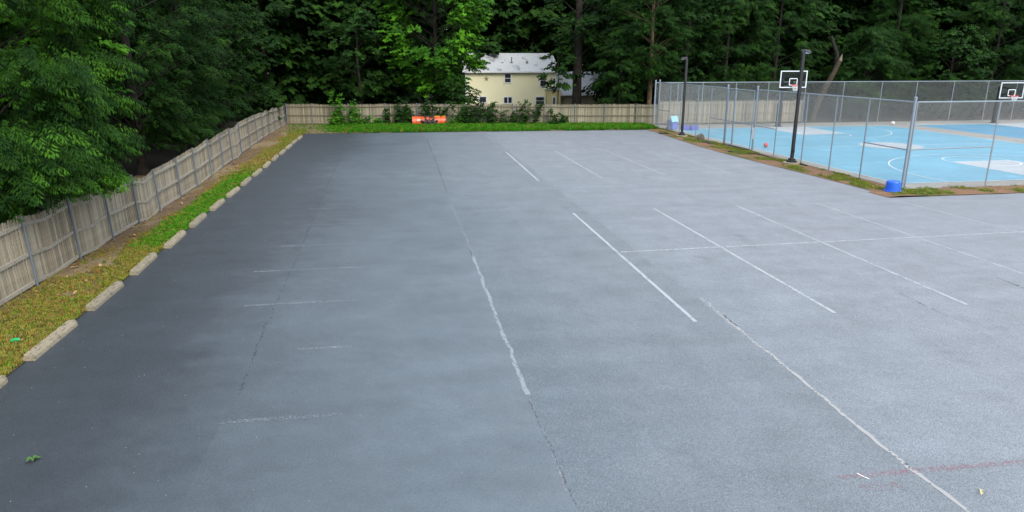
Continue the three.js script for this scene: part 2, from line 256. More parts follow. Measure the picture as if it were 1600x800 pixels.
{ // fallen brown leaves on the verges
  const r = rng(88), g = new THREE.PlaneGeometry(0.07, 0.045, 2, 1); g.rotateX(-Math.PI / 2); g.attributes.position.setY(1, 0.015); g.attributes.position.setY(4, 0.015); g.computeVertexNormals();
  const n = 260, im = new THREE.InstancedMesh(g, std(1, 1, 1, { side: THREE.DoubleSide }), n), o = new THREE.Object3D(), c = new THREE.Color();
  for (let i = 0; i < n; i++) { const k = r(); let x, z; if (k < 0.6) { z = -lerp(9, 40, r()); x = lerp(-7.3, -8.8, Math.sqrt(r())); } else if (k < 0.8) { x = lerp(20, 21.2, r()); z = -lerp(25, 50, r()); } else { x = lerp(-9, -3, r()); z = -lerp(55.5, 61.5, r()); }
    o.position.set(x, 0.09, z); o.rotation.set((r() - 0.5), r() * 6, (r() - 0.5)); o.scale.setScalar(0.6 + r()); o.updateMatrix(); im.setMatrixAt(i, o.matrix); const b = 0.5 + r(); im.setColorAt(i, c.setRGB(0.34 * b, 0.2 * b, 0.09 * b)); }
  im.name = 'leaf_litter'; im.userData.kind = 'stuff'; im.userData.label = 'brown fallen leaves lying on the verges'; scene.add(im);
}

// ---------------------------------------------------------------- wheel stops
const concreteMap = pixels(256, (u, v) => { const st = sstep(0.55, 0.85, speckC(u * 0.5, v * 0.5)) * 0.16, s = 0.68 + 0.32 * (0.5 * speckA(u, v) + 0.2 * speckB(u, v) + 0.3 * speckC(u, v)) - st; return [s, s * 0.985, s * 0.94]; });
const concreteBump = pixels(256, (u, v) => { const s = 0.6 * speckA(u, v) + 0.4 * speckB(u, v); return [s, s, s]; }, false);
const stopMats = [[0.46, 0.41, 0.31], [0.5, 0.44, 0.335], [0.42, 0.375, 0.29]].map(c => std(...c, { map: concreteMap, bumpMap: concreteBump, bumpScale: 0.008, roughness: 0.95 }));
const stopGeo = (() => {
  const s = new THREE.Shape([[-0.11, 0], [0.11, 0], [0.1, 0.075], [0.062, 0.14], [-0.062, 0.14], [-0.1, 0.075]].map(p => new THREE.Vector2(...p)));
  const g = new THREE.ExtrudeGeometry(s, { depth: 1.74, bevelEnabled: true, bevelSize: 0.02, bevelThickness: 0.05, bevelSegments: 2, steps: 14 }).translate(0, 0.012, -0.87);
  const p = g.attributes.position; for (let i = 0; i < p.count; i++) { const n = P.noise(p.getX(i) * 9, p.getY(i) * 9, p.getZ(i) * 4); p.setX(i, p.getX(i) + 0.008 * n); if (p.getY(i) > 0.03) p.setY(i, p.getY(i) + 0.012 * n); }
  g.scale(0.82, 0.8, 1); g.computeVertexNormals(); return g;
})();
const pinGeo = new THREE.CylinderGeometry(0.018, 0.018, 0.012, 8), pinMat = std(0.12, 0.08, 0.06, { roughness: 0.7 });
const stop = (x, z, turn, label, group, k) => { const t = thing('wheel_stop', label, 'wheel stop', [x, -0.005, z], turn, group); mesh('concrete_block', stopGeo, stopMats[k % 3], t); for (const s of [-0.6, 0.6]) mesh('anchor_pin', pinGeo, pinMat, t).position.set(0, 0.1405, s); };
{ const r = rng(31); for (let k = 0; k < 16; k++) stop(-6.93 + 0.05 * (r() - 0.5), -(11.25 + 2.68 * k), 0.05 * (r() - 0.5) + 0.015, 'weathered concrete wheel stop along the grass verge beside the left fence', 'wheel stops along the left verge', k); }
stop(8.4, -54.75, Math.PI / 2 + 0.02, 'concrete wheel stop at the back grass edge beyond the middle of the lot', undefined, 1);
stop(18.0, -54.35, Math.PI / 2 - 0.02, 'pale concrete wheel stop at the back grass edge close to the chain link fence', undefined, 0);
stop(14.6, -54.5, Math.PI / 2 + 0.03, 'low concrete wheel stop at the back edge between the two others there', undefined, 2);

// ---------------------------------------------------------------- wooden fences
const woodMap = pixels(256, (u, v) => { const s = 0.5 + 0.55 * (0.5 * speckB(u * 1, v * 0.05) + 0.3 * speckA(u, v * 0.06) + 0.2 * speckC(u, v)); return [s, s * 0.985, s * 0.96]; });
const woods = [[0.54, 0.485, 0.375], [0.38, 0.335, 0.255], [0.62, 0.56, 0.435], [0.48, 0.41, 0.3]].map(c => std(...c, { map: woodMap, roughness: 0.95 }));
const warmWoods = [[0.42, 0.385, 0.28], [0.33, 0.31, 0.225], [0.5, 0.46, 0.34]].map(c => std(...c, { map: woodMap, roughness: 0.95 }));
const steel = std(0.15, 0.18, 0.21, { roughness: 0.55, metalness: 0.2 });
const litRailWood = std(0.58, 0.545, 0.46, { map: woodMap, roughness: 0.95 });  // rail colour lightened to paint in the top light the rails catch
const panelWood = new THREE.MeshStandardMaterial({ vertexColors: true, map: woodMap, roughness: 0.95 }), shadedBackRail = std(0.3, 0.27, 0.19, { map: woodMap, roughness: 0.95 });  // back rails darkened: the shadow on them is put into the colour
function picketShape(w, h, cut) { const s = new THREE.Shape(); s.moveTo(-w / 2, 0); s.lineTo(w / 2, 0); s.lineTo(w / 2, h - 0.05 - cut); s.lineTo(w * 0.2, h); s.lineTo(-w * 0.25, h - 0.004); s.lineTo(-w / 2, h - 0.045); return new THREE.ExtrudeGeometry(s, { depth: 0.016, bevelEnabled: false }); }
const pickets = [picketShape(0.092, 1, 0), picketShape(0.088, 1, 0.015), picketShape(0.096, 1, -0.01)];
function fence(posts, o) { // posts: [x, z, height, leanAcross]; pickets on the far side of the rails
  const t = thing('wooden_fence', o.label, 'fence', [posts[0][0], 0, posts[0][1]]), O = t.position, r = rng(o.seed);
  const top = [], rest = []; let count = 0; const L = o.woods, ny = [0.16, 0.86, 1.6];
  posts.forEach(([x, z, h, lean], i) => {
    const q = mesh('post', [rod(V(0, 0, 0), V(lean, h + 0.04, 0), 0.03, 0.03, 8), new THREE.SphereGeometry(0.036, 8, 5).scale(1, 0.6, 1).translate(lean, h + 0.04, 0)], steel, t); q.position.set(x - O.x, 0, z - O.z);
    if (i === posts.length - 1) return;
    const [x2, z2, h2, l2] = posts[i + 1], dx = x2 - x, dz = z2 - z, len = Math.hypot(dx, dz), nx = o.side * -dz / len, nz = o.side * dx / len; // to the far side
    const sag = (o.sag || 0.04) * (0.3 + 1.2 * r()), bow = (o.sag || 0) * (r() - 0.4) * 1.6;
    for (const k of ny) { const a = V(x - O.x + nx * 0.06 + lean * k / 1.75, k * h / 1.75 * 0.97, z - O.z + nz * 0.06), b = V(x2 - O.x + nx * 0.06 + l2 * k / 1.75, k * h2 / 1.75 * 0.97, z2 - O.z + nz * 0.06), m = a.clone().lerp(b, 0.5); m.y -= sag * 0.8; m.x += nx * bow; m.z += nz * bow; mesh('rail', [bar(a, m, 0.06, 0.085), bar(m, b, 0.06, 0.085)], o.rail || litRailWood, t); }
    const n = Math.round(len / 0.1), ang = Math.atan2(-dz, dx), panel = [];
    for (let j = 0; j < n; j++) {
      const u = (j + 0.5) / n, hh = lerp(h, h2, u) - sag * 4 * u * (1 - u) + 0.035 * (r() - 0.5), ln = lerp(lean, l2, u) + 0.008 * (r() - 0.5);
      const bw = 0.098 + bow * 4 * u * (1 - u), px = x + dx * u + nx * bw - O.x, pz = z + dz * u + nz * bw - O.z, gi = Math.floor(r() * 3), tilt = 0.014 * (r() - 0.5);
      const m = new THREE.Matrix4().makeTranslation(px, 0.02, pz).multiply(new THREE.Matrix4().set(1, ln / hh, 0, 0, 0, 1, 0, 0, 0, 0, 1, 0, 0, 0, 0, 1)).multiply(new THREE.Matrix4().makeRotationY(ang)).multiply(new THREE.Matrix4().makeRotationZ(tilt)).multiply(new THREE.Matrix4().makeScale(len / n / 0.104, hh, 1));
      const wood = L[Math.floor(r() * L.length)];
      if (count < o.single) { const p = mesh('picket', pickets[gi], wood, t); m.decompose(p.position, p.quaternion, p.scale); count++; }
      else { const g = pickets[gi].clone().applyMatrix4(m), k = L[Math.floor(r() * L.length)].color, f = 0.8 + 0.4 * r(), cc = new Float32Array(g.attributes.position.count * 3); for (let q = 0; q < cc.length; q += 3) { cc[q] = k.r * f; cc[q + 1] = k.g * f; cc[q + 2] = k.b * f; } g.setAttribute('color', new THREE.BufferAttribute(cc, 3)); panel.push(g); }
    }
    if (panel.length) { if (o.stuff) rest.push(...panel); else mesh('picket_panel', mergeGeometries(panel), panelWood, t); }
  });
  if (rest.length) { const p = mesh('pickets', mergeGeometries(rest), panelWood, t); p.userData.kind = 'stuff'; }
  return t;
}
const LP = [[-8.85, 12.9, 1.78], [-8.84, 15.3, 1.8], [-8.82, 17.62, 1.8], [-8.8, 20.02, 1.76], [-8.77, 22.25, 1.72], [-8.72, 24.4, 1.66], [-8.66, 26.4, 1.55], [-8.65, 28.9, 1.62], [-8.66, 31.4, 1.72], [-8.74, 34.2, 1.79], [-8.88, 37.1, 1.77], [-8.96, 39.7, 1.8], [-9.07, 42.6, 1.83], [-9.15, 45.5, 1.88], [-9.25, 48.5, 1.86], [-9.36, 51.4, 1.83], [-9.46, 54.3, 1.8], [-9.48, 57.2, 1.8], [-9.48, 60.0, 1.78], [-9.43, 62.4, 1.8]];
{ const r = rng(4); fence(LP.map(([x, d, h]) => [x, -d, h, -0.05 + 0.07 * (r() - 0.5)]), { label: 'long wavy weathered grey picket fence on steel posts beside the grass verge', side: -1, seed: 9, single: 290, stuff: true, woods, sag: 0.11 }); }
const BX = [-9.43, -7.15, -4.1, -0.95, 1.71, 4.15, 7.09, 9.8, 12.47, 15.07, 17.57, 20.24, 22.1];
{ const r = rng(14); fence(BX.map((x, i) => [x + (i ? 0 : 0.12), -(62.37 - (x + 9.43) * 0.1647), 1.8 + 0.06 * (r() - 0.5), 0.02 * (r() - 0.5)]), { label: 'weathered tan picket fence along the back grass with vines hanging over it', side: -1, seed: 19, single: 0, woods: warmWoods, rail: shadedBackRail }); }
fence([22.5, 25.2, 27.9, 30.6, 33.3, 36].map(x => [x, -58.0, 2.0, 0]), { label: 'grey picket fence seen behind the chain link at the far end of the court', side: -1, seed: 29, single: 0, woods });

// ---------------------------------------------------------------- chain link fences
const galv = std(0.28, 0.335, 0.38, { roughness: 0.5, metalness: 0.25 }), wireMat = std(0.52, 0.53, 0.5, { roughness: 0.6, metalness: 0.15 });
function wires(L, h, s = 0.07, rad = 0.0021) { // woven diagonals in the plane x 0..L, y 0..h
  const pos = [], k = 1.15; // slope
  const add = (x0, y0, x1, y1, z) => { const dx = x1 - x0, dy = y1 - y0, l = Math.hypot(dx, dy); if (l < 0.02) return; const nx = -dy / l * rad, ny = dx / l * rad;
    const ring = [[nx, ny, -rad * 0.6], [-nx, -ny, -rad * 0.6], [0, 0, rad]];
    for (let i = 0; i < 3; i++) { const a = ring[i], b = ring[(i + 1) % 3]; pos.push(x0 + a[0], y0 + a[1], z + a[2], x1 + a[0], y1 + a[1], z + a[2], x1 + b[0], y1 + b[1], z + b[2], x0 + a[0], y0 + a[1], z + a[2], x1 + b[0], y1 + b[1], z + b[2], x0 + b[0], y0 + b[1], z + b[2]); } };
  const w = h / k;
  for (let x = -w; x < L; x += s) { const a = Math.max(0, x), b = Math.min(L, x + w); if (b > a) { add(a, (a - x) * k, b, (b - x) * k, 0.002); add(L - a, (a - x) * k, L - b, (b - x) * k, -0.002); } }
  const g = new THREE.BufferGeometry(); g.setAttribute('position', new THREE.Float32BufferAttribute(pos, 3)); g.computeVertexNormals(); g.setAttribute('uv', new THREE.Float32BufferAttribute(new Float32Array(pos.length / 3 * 2), 2)); return g;
}
function cap(r, x, y, z) { return new THREE.SphereGeometry(r, 10, 6).scale(1, 0.85, 1).translate(x, y, z); }
// along local x; posts at xs; thick marks terminal posts
function chainLink(name, label, pos, turn, xs, h, thick, braces) {
  const t = thing(name, label, 'fence', pos, turn), L = xs.at(-1);
  xs.forEach((x, i) => { const k = thick.includes(i), r = k ? 0.058 : 0.032; mesh('post', [rod(V(x, 0, 0), V(x, h + (k ? 0.14 : -0.02), 0), r, r, 10), cap(r * 1.25, x, h + (k ? 0.16 : -0.02), 0), ...(k ? [0.3, 1.0, 1.7, 2.4, 3.1].map(y => new THREE.CylinderGeometry(r * 1.22, r * 1.22, 0.03, 10).translate(x, y, 0)) : [])], galv, t); });
  mesh('top_rail', rod(V(0, h, 0), V(L, h, 0), 0.028, 0.028, 8), galv, t);
  for (const [a, b, y0, y1] of braces) mesh('brace_rail', rod(V(a, y0, 0), V(b, y1, 0), 0.028, 0.028, 6), galv, t);
  mesh('wire_mesh', wires(L, h - 0.04).translate(0, 0.03, 0.05), wireMat, t);
  mesh('tension_wire', rod(V(0, 0.06, 0.05), V(L, 0.06, 0.05), 0.004, 0.004, 5), galv, t);
  return t;
}
// left side of the court, beyond and before the gate (local x runs away from the near end)
chainLink('chain_link_fence', 'tall galvanised chain link fence between the mulch strip and the blue court', [21.3, 0, -26.15], Math.PI / 2, [0, 2.85, 5.25, 7.75, 10.55, 13.05], 3.7, [0, 5], [[0, 2.85, 1.72, 1.72], [10.55, 13.05, 1.6, 1.6]]);
chainLink('chain_link_fence', 'tall chain link fence section from the gate back to the wooden fence', [21.3, 0, -43.0], Math.PI / 2, [0, 2.35, 4.5, 7.5, 9.7, 12.1], 3.66, [0, 5], [[0, 2.35, 1.6, 1.6], [9.7, 12.1, 1.5, 1.5]]);
chainLink('chain_link_fence', 'chain link fence across the near end of the court beside the blue tub', [21.42, 0, -26.15], 0, [0.0, 3.95, 7.0, 10.0, 13.0, 16, 19, 22, 25], 3.7, [], [[0, 3.95, 1.72, 1.78]]);
chainLink('chain_link_fence', 'chain link fence across the far end of both courts in front of the woods', [21.4, 0, -56.3], 0, [0.0, 2.0, 4.2, 7.2, 10.17, 13.63, 17.27, 20.95, 24.4, 28.1, 31.6, 34.6, 37.6, 40.6, 43.6, 46.6], 3.6, [0], []);
mesh('threshold_pipe', rod(V(21.3, 0.06, -39.3), V(21.3, 0.05, -43), 0.035), std(0.05, 0.05, 0.055, { roughness: 0.6 })); tag(scene.children.at(-1), 'dark pipe lying on the ground under the gate', 'pipe');
{ // gate: leaf with its own frame
  const t = thing('chain_link_gate', 'chain link gate with a pipe frame in the side of the court fence', 'gate', [21.3, 0, -39.4], Math.PI / 2);
  const h = 3.62;
  mesh('frame', [rod(V(0.12, 0.1, 0), V(0.12, h, 0), 0.03), rod(V(3.46, 0.1, 0), V(3.46, h, 0), 0.03), rod(V(0.12, h, 0), V(3.46, h, 0), 0.028), rod(V(0.12, 0.12, 0), V(3.46, 0.12, 0), 0.026)], galv, t);
  mesh('gate_upright', [rod(V(2.5, 0.05, 0), V(2.5, h, 0), 0.06, 0.06, 10), cap(0.075, 2.5, h + 0.02, 0)], galv, t);
  mesh('transom', rod(V(0.12, 1.6, 0), V(3.46, 1.6, 0), 0.03), galv, t);
  mesh('wire_mesh', wires(3.3, h - 0.2).translate(0.14, 0.14, 0.04), wireMat, t);
  mesh('latch', [box(0.16, 0.06, 0.08, 0.1, 1.25, 0.02), box(0.04, 0.2, 0.05, 0.02, 1.2, 0.02)], galv, t);
}
{ const s = mesh('sign', new RoundedBoxGeometry(0.02, 0.66, 0.24, 2, 0.008), std(0.82, 0.84, 0.85, { roughness: 0.5 })); s.position.set(21.22, 1.12, -39.15); tag(s, 'blank white plate fixed to the gate post of the chain link fence', 'sign'); }

// ---------------------------------------------------------------- basketball courts
const courtMap = pixels(512, (u, v) => { const s = 0.86 + 0.14 * (0.4 * speckD(u, v) + 0.3 * speckB(u, v) + 0.3 * speckC(u, v)); return [s, s, s]; }, true, [1 / 6, 1 / 6]);
const slabMat = new THREE.MeshStandardMaterial({ vertexColors: true, map: soilMap, roughness: 0.85 });
const blueMat = new THREE.MeshStandardMaterial({ vertexColors: true, map: courtMap, roughness: 0.6 });
const keyMat = new THREE.MeshStandardMaterial({ vertexColors: true, map: courtMap, roughness: 0.65 });
const courtLine = std(0.7, 0.74, 0.75, { roughness: 0.7 });
const flat = (x0, x1, z0, z1, y, col, n = 20, m = 20) => sheet(n, m, (u, v) => [lerp(x0, x1, u), y, lerp(z0, z1, v)], (x, z) => { const k = 1 + 0.24 * fbm(x * 0.35, y * 50, z * 0.35) + 0.2 * fbm(x * 1.7, 3, z * 1.7) + 0.25 * sstep(0.2, 0.4, fbm(x * 0.6, 17, z * 0.6)); return col.map(v => v * k); });
const flatLine = pts => wornRibbon(pts, 0.06, 0.026, { cell: 0.06, keep: () => 0.97, seed: 3 });
const arcLine = (cx, cz, r, a0, a1, n = 48) => { const p = []; for (let i = 0; i <= n; i++) { const a = lerp(a0, a1, i / n); p.push([cx + r * Math.cos(a), cz + r * Math.sin(a)]); } return wornRibbon(p, 0.06, 0.026, { cell: 0.09, keep: () => 0.98, seed: 4 }); };
{
  const slab = structure('court_slab'); mesh('slab', flat(21.5, 70, -26.2, -57.4, 0.01, [0.44, 0.425, 0.405], 60, 40), slabMat, slab);
  const disc = (cx, cz, r, y) => { const g = new THREE.CircleGeometry(r, 40).rotateX(-Math.PI / 2).translate(cx, y, cz); const c = new Float32Array(g.attributes.position.count * 3); for (let i = 0; i < c.length; i += 3) { c[i] = 0.45; c[i + 1] = 0.49; c[i + 2] = 0.52; } g.setAttribute('color', new THREE.BufferAttribute(c, 3)); return g; };
  const court = (cx, hw, blue) => {
    const c = structure('basketball_court'), zn = -27.5, zf = -53.7, zm = (zn + zf) / 2, K = [0.45, 0.49, 0.52];
    mesh('blue_surface', flat(cx - hw, cx + hw, zn, zf, 0.016, blue, 90, 120), blueMat, c);
    mesh('key', flat(cx - 1.83, cx + 1.83, zn - 0.01, zn - 5.8, 0.021, K), keyMat, c);
    mesh('key', flat(cx - 1.83, cx + 1.83, zf + 0.01, zf + 5.8, 0.021, K), keyMat, c);
    mesh('centre_circle', disc(cx, zm, 1.9, 0.021), keyMat, c);
    const ln = (n, g) => mesh(n, g, courtLine, c);
    ln('side_line', flatLine([[cx - hw, zn], [cx - hw, zf]])); ln('side_line', flatLine([[cx + hw, zn], [cx + hw, zf]]));
    ln('base_line', flatLine([[cx - hw, zn], [cx + hw, zn]])); ln('base_line', flatLine([[cx - hw, zf], [cx + hw, zf]]));
    ln('centre_line', flatLine([[cx - hw, zm], [cx + hw, zm]]));
    for (const [z, s] of [[zn, -1], [zf, 1]]) {
      const a0 = s < 0 ? Math.PI + 0.2 : 0.2 * 0, off = z + s * 1.6;
      ln('three_point_line', s < 0 ? arcLine(cx, off, 7.05, Math.PI - 0.22, 2 * Math.PI + 0.22, 60) : arcLine(cx, off, 7.05, -0.22, Math.PI + 0.22, 60));
      ln('free_throw_line', arcLine(cx, z + s * 5.8, 1.83, 0, 2 * Math.PI, 48));
      ln('lane_line', flatLine([[cx - 1.83, z], [cx - 1.83, z + s * 5.8], [cx + 1.83, z + s * 5.8], [cx + 1.83, z]]));
    }
  };
  court(31.75, 9.55, [0.14, 0.385, 0.52]); court(53, 9.2, [0.07, 0.28, 0.44]);
}
const black = std(0.022, 0.022, 0.024, { roughness: 0.5 });
function hoop(label, x, bx, by, parts = {}) { // faces the camera end of the court
  const t = thing('basketball_hoop', label, 'hoop', [x, 0, -54.5]), ox = bx - x, w = 2.25, h = 1.26, bz = 1.75;
  mesh('pole', [box(0.2, by + 0.3, 0.2, 0, (by + 0.3) / 2, 0), box(0.5, 0.05, 0.5, 0, 0.03, 0)], black, t);
  mesh('pole_pad', new RoundedBoxGeometry(0.34, 1.9, 0.34, 3, 0.05).translate(0, 1.0, 0), std(0.03, 0.03, 0.033, { roughness: 0.6 }), t);
  mesh('arm', [bar(V(0, by - 0.5, 0), V(ox, by - 0.25, bz - 0.06), 0.1, 0.14), bar(V(0, by + 0.22, 0), V(ox, by + 0.1, bz - 0.06), 0.1, 0.14), bar(V(0, by - 1.1, 0), V(ox, by - 0.35, bz - 0.1), 0.07, 0.09)], black, t);
  const b = mesh('backboard', new RoundedBoxGeometry(w, h, 0.012, 2, 0.004).translate(ox, by, bz), new THREE.MeshPhysicalMaterial({ color: C(0.75, 0.8, 0.8), roughness: 0.06, transmission: 1, thickness: 0 }), t);
  const F = 0.07; mesh('frame', [box(w + 0.06, F, 0.05, ox, by + h / 2, bz + 0.012), box(w + 0.06, F, 0.05, ox, by - h / 2, bz + 0.012), box(F, h - F, 0.05, ox - w / 2, by, bz + 0.012), box(F, h - F, 0.05, ox + w / 2, by, bz + 0.012)], std(0.75, 0.77, 0.78, { roughness: 0.5 }), b);
  const q = 0.66, qh = 0.5, qy = by - 0.2; mesh('target_square', [box(q, 0.06, 0.008, ox, qy + qh / 2, bz + 0.014), box(q, 0.06, 0.008, ox, qy - qh / 2, bz + 0.014), box(0.06, qh - 0.06, 0.008, ox - q / 2, qy, bz + 0.014), box(0.06, qh - 0.06, 0.008, ox + q / 2, qy, bz + 0.014)], std(0.8, 0.81, 0.82), b);
  const ry = by - h / 2 + 0.17, rz = bz + 0.4; mesh('rim', [new THREE.TorusGeometry(0.25, 0.022, 8, 28).rotateX(Math.PI / 2).translate(ox, ry, rz), box(0.22, 0.14, 0.12, ox, ry - 0.03, bz + 0.08)], std(0.75, 0.07, 0.06, { roughness: 0.5 }), t);
  const net = []; for (let i = 0; i < 14; i++) for (const s of [-1, 1]) { const A = i / 14 * 6.2832, pr = k => V(ox + (0.25 - 0.11 * k) * Math.cos(A + s * 0.7 * k), ry - 0.45 * k, rz + (0.25 - 0.11 * k) * Math.sin(A + s * 0.7 * k)); net.push(rod(pr(0), pr(0.5), 0.008, 0.008, 4), rod(pr(0.5), pr(1), 0.008, 0.008, 4)); }
  mesh('net', net, std(0.8, 0.8, 0.78), t);
}
hoop('black basketball hoop behind the light pole, its clear backboard set high', 31.75, 31.66, 3.92);
hoop('black basketball hoop with lower backboard at the second court', 52.55, 52.05, 2.92);
function ball(name, label, x, z, r, c, seam) { const t = thing(name, label, 'ball', [x, 0.026 + r, z]); mesh('ball_shell', new THREE.SphereGeometry(r, 20, 14), std(...c, { roughness: 0.6 }), t); mesh('seam', [new THREE.TorusGeometry(r, 0.004, 5, 28), new THREE.TorusGeometry(r, 0.004, 5, 28).rotateY(Math.PI / 2), new THREE.TorusGeometry(r, 0.004, 5, 28).rotateX(Math.PI / 2)], std(...seam), t); }
ball('ball', 'red ball resting on the blue court behind the gate', 23.2, -41.0, 0.15, [0.62, 0.1, 0.11], [0.3, 0.04, 0.04]);
ball('ball', 'white ball at the far edge of the court', 42.3, -54.2, 0.15, [0.8, 0.78, 0.72], [0.5, 0.48, 0.44]);

// ---------------------------------------------------------------- light poles
function lightPole(label, x, z, h, lean, turn) {
  const t = thing('light_pole', label, 'light pole', [x, 0, z]);
  mesh('footing', new THREE.CylinderGeometry(0.42, 0.44, 0.16, 20).translate(0, 0.04, 0), std(0.55, 0.49, 0.38, { map: concreteMap }), t);
  mesh('base_cover', [new RoundedBoxGeometry(0.4, 0.1, 0.4, 2, 0.02).translate(0, 0.17, 0), new RoundedBoxGeometry(0.28, 0.12, 0.28, 2, 0.02).translate(0, 0.27, 0)], black, t);
  mesh('pole', new RoundedBoxGeometry(0.15, h - 0.2, 0.15, 2, 0.02).translate(0, 0.2 + (h - 0.2) / 2, 0), black, t);
  const hd = new THREE.Group(); hd.name = 'floodlight'; hd.position.set(0, h, 0); hd.rotation.y = turn; t.add(hd);
  mesh('housing', [new RoundedBoxGeometry(0.42, 0.12, 0.3, 2, 0.03).rotateZ(-0.25).translate(0.2, 0.06, 0), box(0.12, 0.16, 0.12, 0, 0, 0), ...[0, 1, 2, 3].map(i => box(0.3, 0.04, 0.012, 0.2, 0.13, -0.1 + i * 0.066).rotateZ(-0.0))], std(0.07, 0.07, 0.075, { roughness: 0.5 }), hd);
  mesh('lens', box(0.3, 0.012, 0.22).rotateZ(-0.25).translate(0.18, -0.008, 0), std(0.6, 0.62, 0.62, { roughness: 0.2 }), hd);
  mesh('junction_box', new RoundedBoxGeometry(0.1, 0.2, 0.06, 2, 0.01).translate(0, 0.75, 0.1), black, t);
}
lightPole('black square light pole in front of the basketball hoop on the mulch strip', 20.78, -33.95, 5.75, 0, 0.3);
lightPole('black square light pole between the gate and the wooden fence', 20.5, -48.1, 5.45, 0, 2.6);

// ---------------------------------------------------------------- small things by the courts
{ const t = thing('tub', 'upturned blue plastic tub on the mulch by the fence corner', 'tub', [20.55, 0.03, -25.75], 0.4), blue = std(0.02, 0.13, 0.72, { roughness: 0.4 });
  mesh('body', new THREE.LatheGeometry([[0.0, 0.46], [0.2, 0.462], [0.245, 0.455], [0.262, 0.43], [0.27, 0.4], [0.278, 0.395], [0.3, 0.06], [0.302, 0.05]].map(p => new THREE.Vector2(...p)), 36), blue, t);
  mesh('lip', new THREE.LatheGeometry([[0.302, 0.07], [0.335, 0.068], [0.34, 0.05], [0.34, 0.0], [0.325, 0.0], [0.322, 0.05], [0.3, 0.052]].map(p => new THREE.Vector2(...p)), 36), blue, t);
  for (const s of [-1, 1]) mesh('handle', new RoundedBoxGeometry(0.16, 0.03, 0.05, 2, 0.012).rotateY(0).translate(0, 0.06, s * 0.345), blue, t); }
{ const t = thing('bin', 'blue plastic bin with a pale blue lid behind the chain link', 'bin', [21.9, 0.02, -53.4], 0.5), s = new THREE.Shape([[-0.26, 0], [0.26, 0], [0.34, 0.72], [-0.34, 0.72]].map(p => new THREE.Vector2(...p)));
  mesh('body', new THREE.ExtrudeGeometry(s, { depth: 0.5, bevelEnabled: true, bevelSize: 0.02, bevelThickness: 0.03, bevelSegments: 2 }).translate(0, 0.04, -0.25), std(0.16, 0.22, 0.62, { roughness: 0.5 }), t);
  mesh('lid', new RoundedBoxGeometry(0.82, 0.5, 0.09, 3, 0.04).rotateX(-0.35).translate(-0.2, 0.85, 0.34), std(0.3, 0.6, 0.72, { roughness: 0.5 }), t);
  for (const q of [-0.28, 0.28]) mesh('wheel', new THREE.CylinderGeometry(0.08, 0.08, 0.05, 14).rotateZ(Math.PI / 2).translate(q, 0.08, -0.3), black, t); }
for (const [x, y, z, lab] of [[22.75, 0.016, -52.9, 'violet blue plastic crate on the court floor beside the bin'], [23.45, 0.016, -52.7, 'violet blue plastic crate on the court floor away from the bin']]) {
  const t = thing('crate', lab, 'crate', [x, y, z], 0.15), m = std(0.12, 0.14, 0.5, { roughness: 0.55 }), w = 0.6, h = 0.34, d = 0.4;
  mesh('base', box(w - 0.05, 0.025, d - 0.05, 0, 0.02, 0), m, t);
  for (const s of [-1, 1]) { mesh('side', [0.05, 0.16, 0.29].map(q => box(w, 0.07, 0.02, 0, q + 0.02, s * (d / 2 - 0.01))).concat([-1, 0, 1].map(q => box(0.05, h, 0.016, q * (w / 2 - 0.05), h / 2 + 0.01, s * (d / 2 - 0.012)))), m, t); mesh('end', [0.05, 0.16, 0.29].map(q => box(0.02, 0.07, d - 0.05, s * (w / 2 - 0.012), q + 0.02, 0)).concat([-1, 1].map(q => box(0.016, h, 0.05, s * (w / 2 - 0.014), h / 2 + 0.01, q * (d / 2 - 0.08)))), m, t); }
}
{ const g = new THREE.IcosahedronGeometry(0.3, 3), p = g.attributes.position; for (let i = 0; i < p.count; i++) { const v = V().fromBufferAttribute(p, i), n = 1 + 0.35 * P.noise(v.x * 4, v.y * 4, v.z * 4) + 0.15 * P.noise(v.x * 11, v.y * 11, v.z * 11); p.setXYZ(i, v.x * n * 0.9, Math.max(-0.16, v.y * n), v.z * n * 0.8); } g.computeVertexNormals();
  const m = mesh('rock', g, std(0.26, 0.25, 0.22, { map: concreteMap, roughness: 1 })); m.position.set(20.75, 0.2, -45.4); tag(m, 'round grey rock on the strip at the foot of the chain link fence', 'rock'); }
tag(mesh('hose', tube([V(19.75, 0.06, -39.2), V(20.4, 0.07, -38.4), V(20.9, 0.07, -37.2), V(20.8, 0.07, -36), V(21.05, 0.07, -34.8), V(21.1, 0.06, -33)], 0.035, 60, 7), std(0.03, 0.03, 0.032, { roughness: 0.6 })), 'black corrugated hose lying along the mulch from the gate to the light pole', 'hose');
tag(mesh('hose', tube([V(20.3, 0.06, -44.2), V(20.6, 0.09, -43.9), V(20.4, 0.08, -43.4), V(20.8, 0.06, -43.1)], 0.05, 30, 7), std(0.03, 0.03, 0.032, { roughness: 0.6 })), 'short black hose end on the grass by the rock', 'hose');
tag(mesh('hose', tube([V(19.6, 0.06, -50.3), V(20.0, 0.1, -50.1), V(20.1, 0.06, -49.6)], 0.05, 30, 7), std(0.03, 0.03, 0.032, { roughness: 0.6 })), 'short black hose end near the corner of the back grass', 'hose');

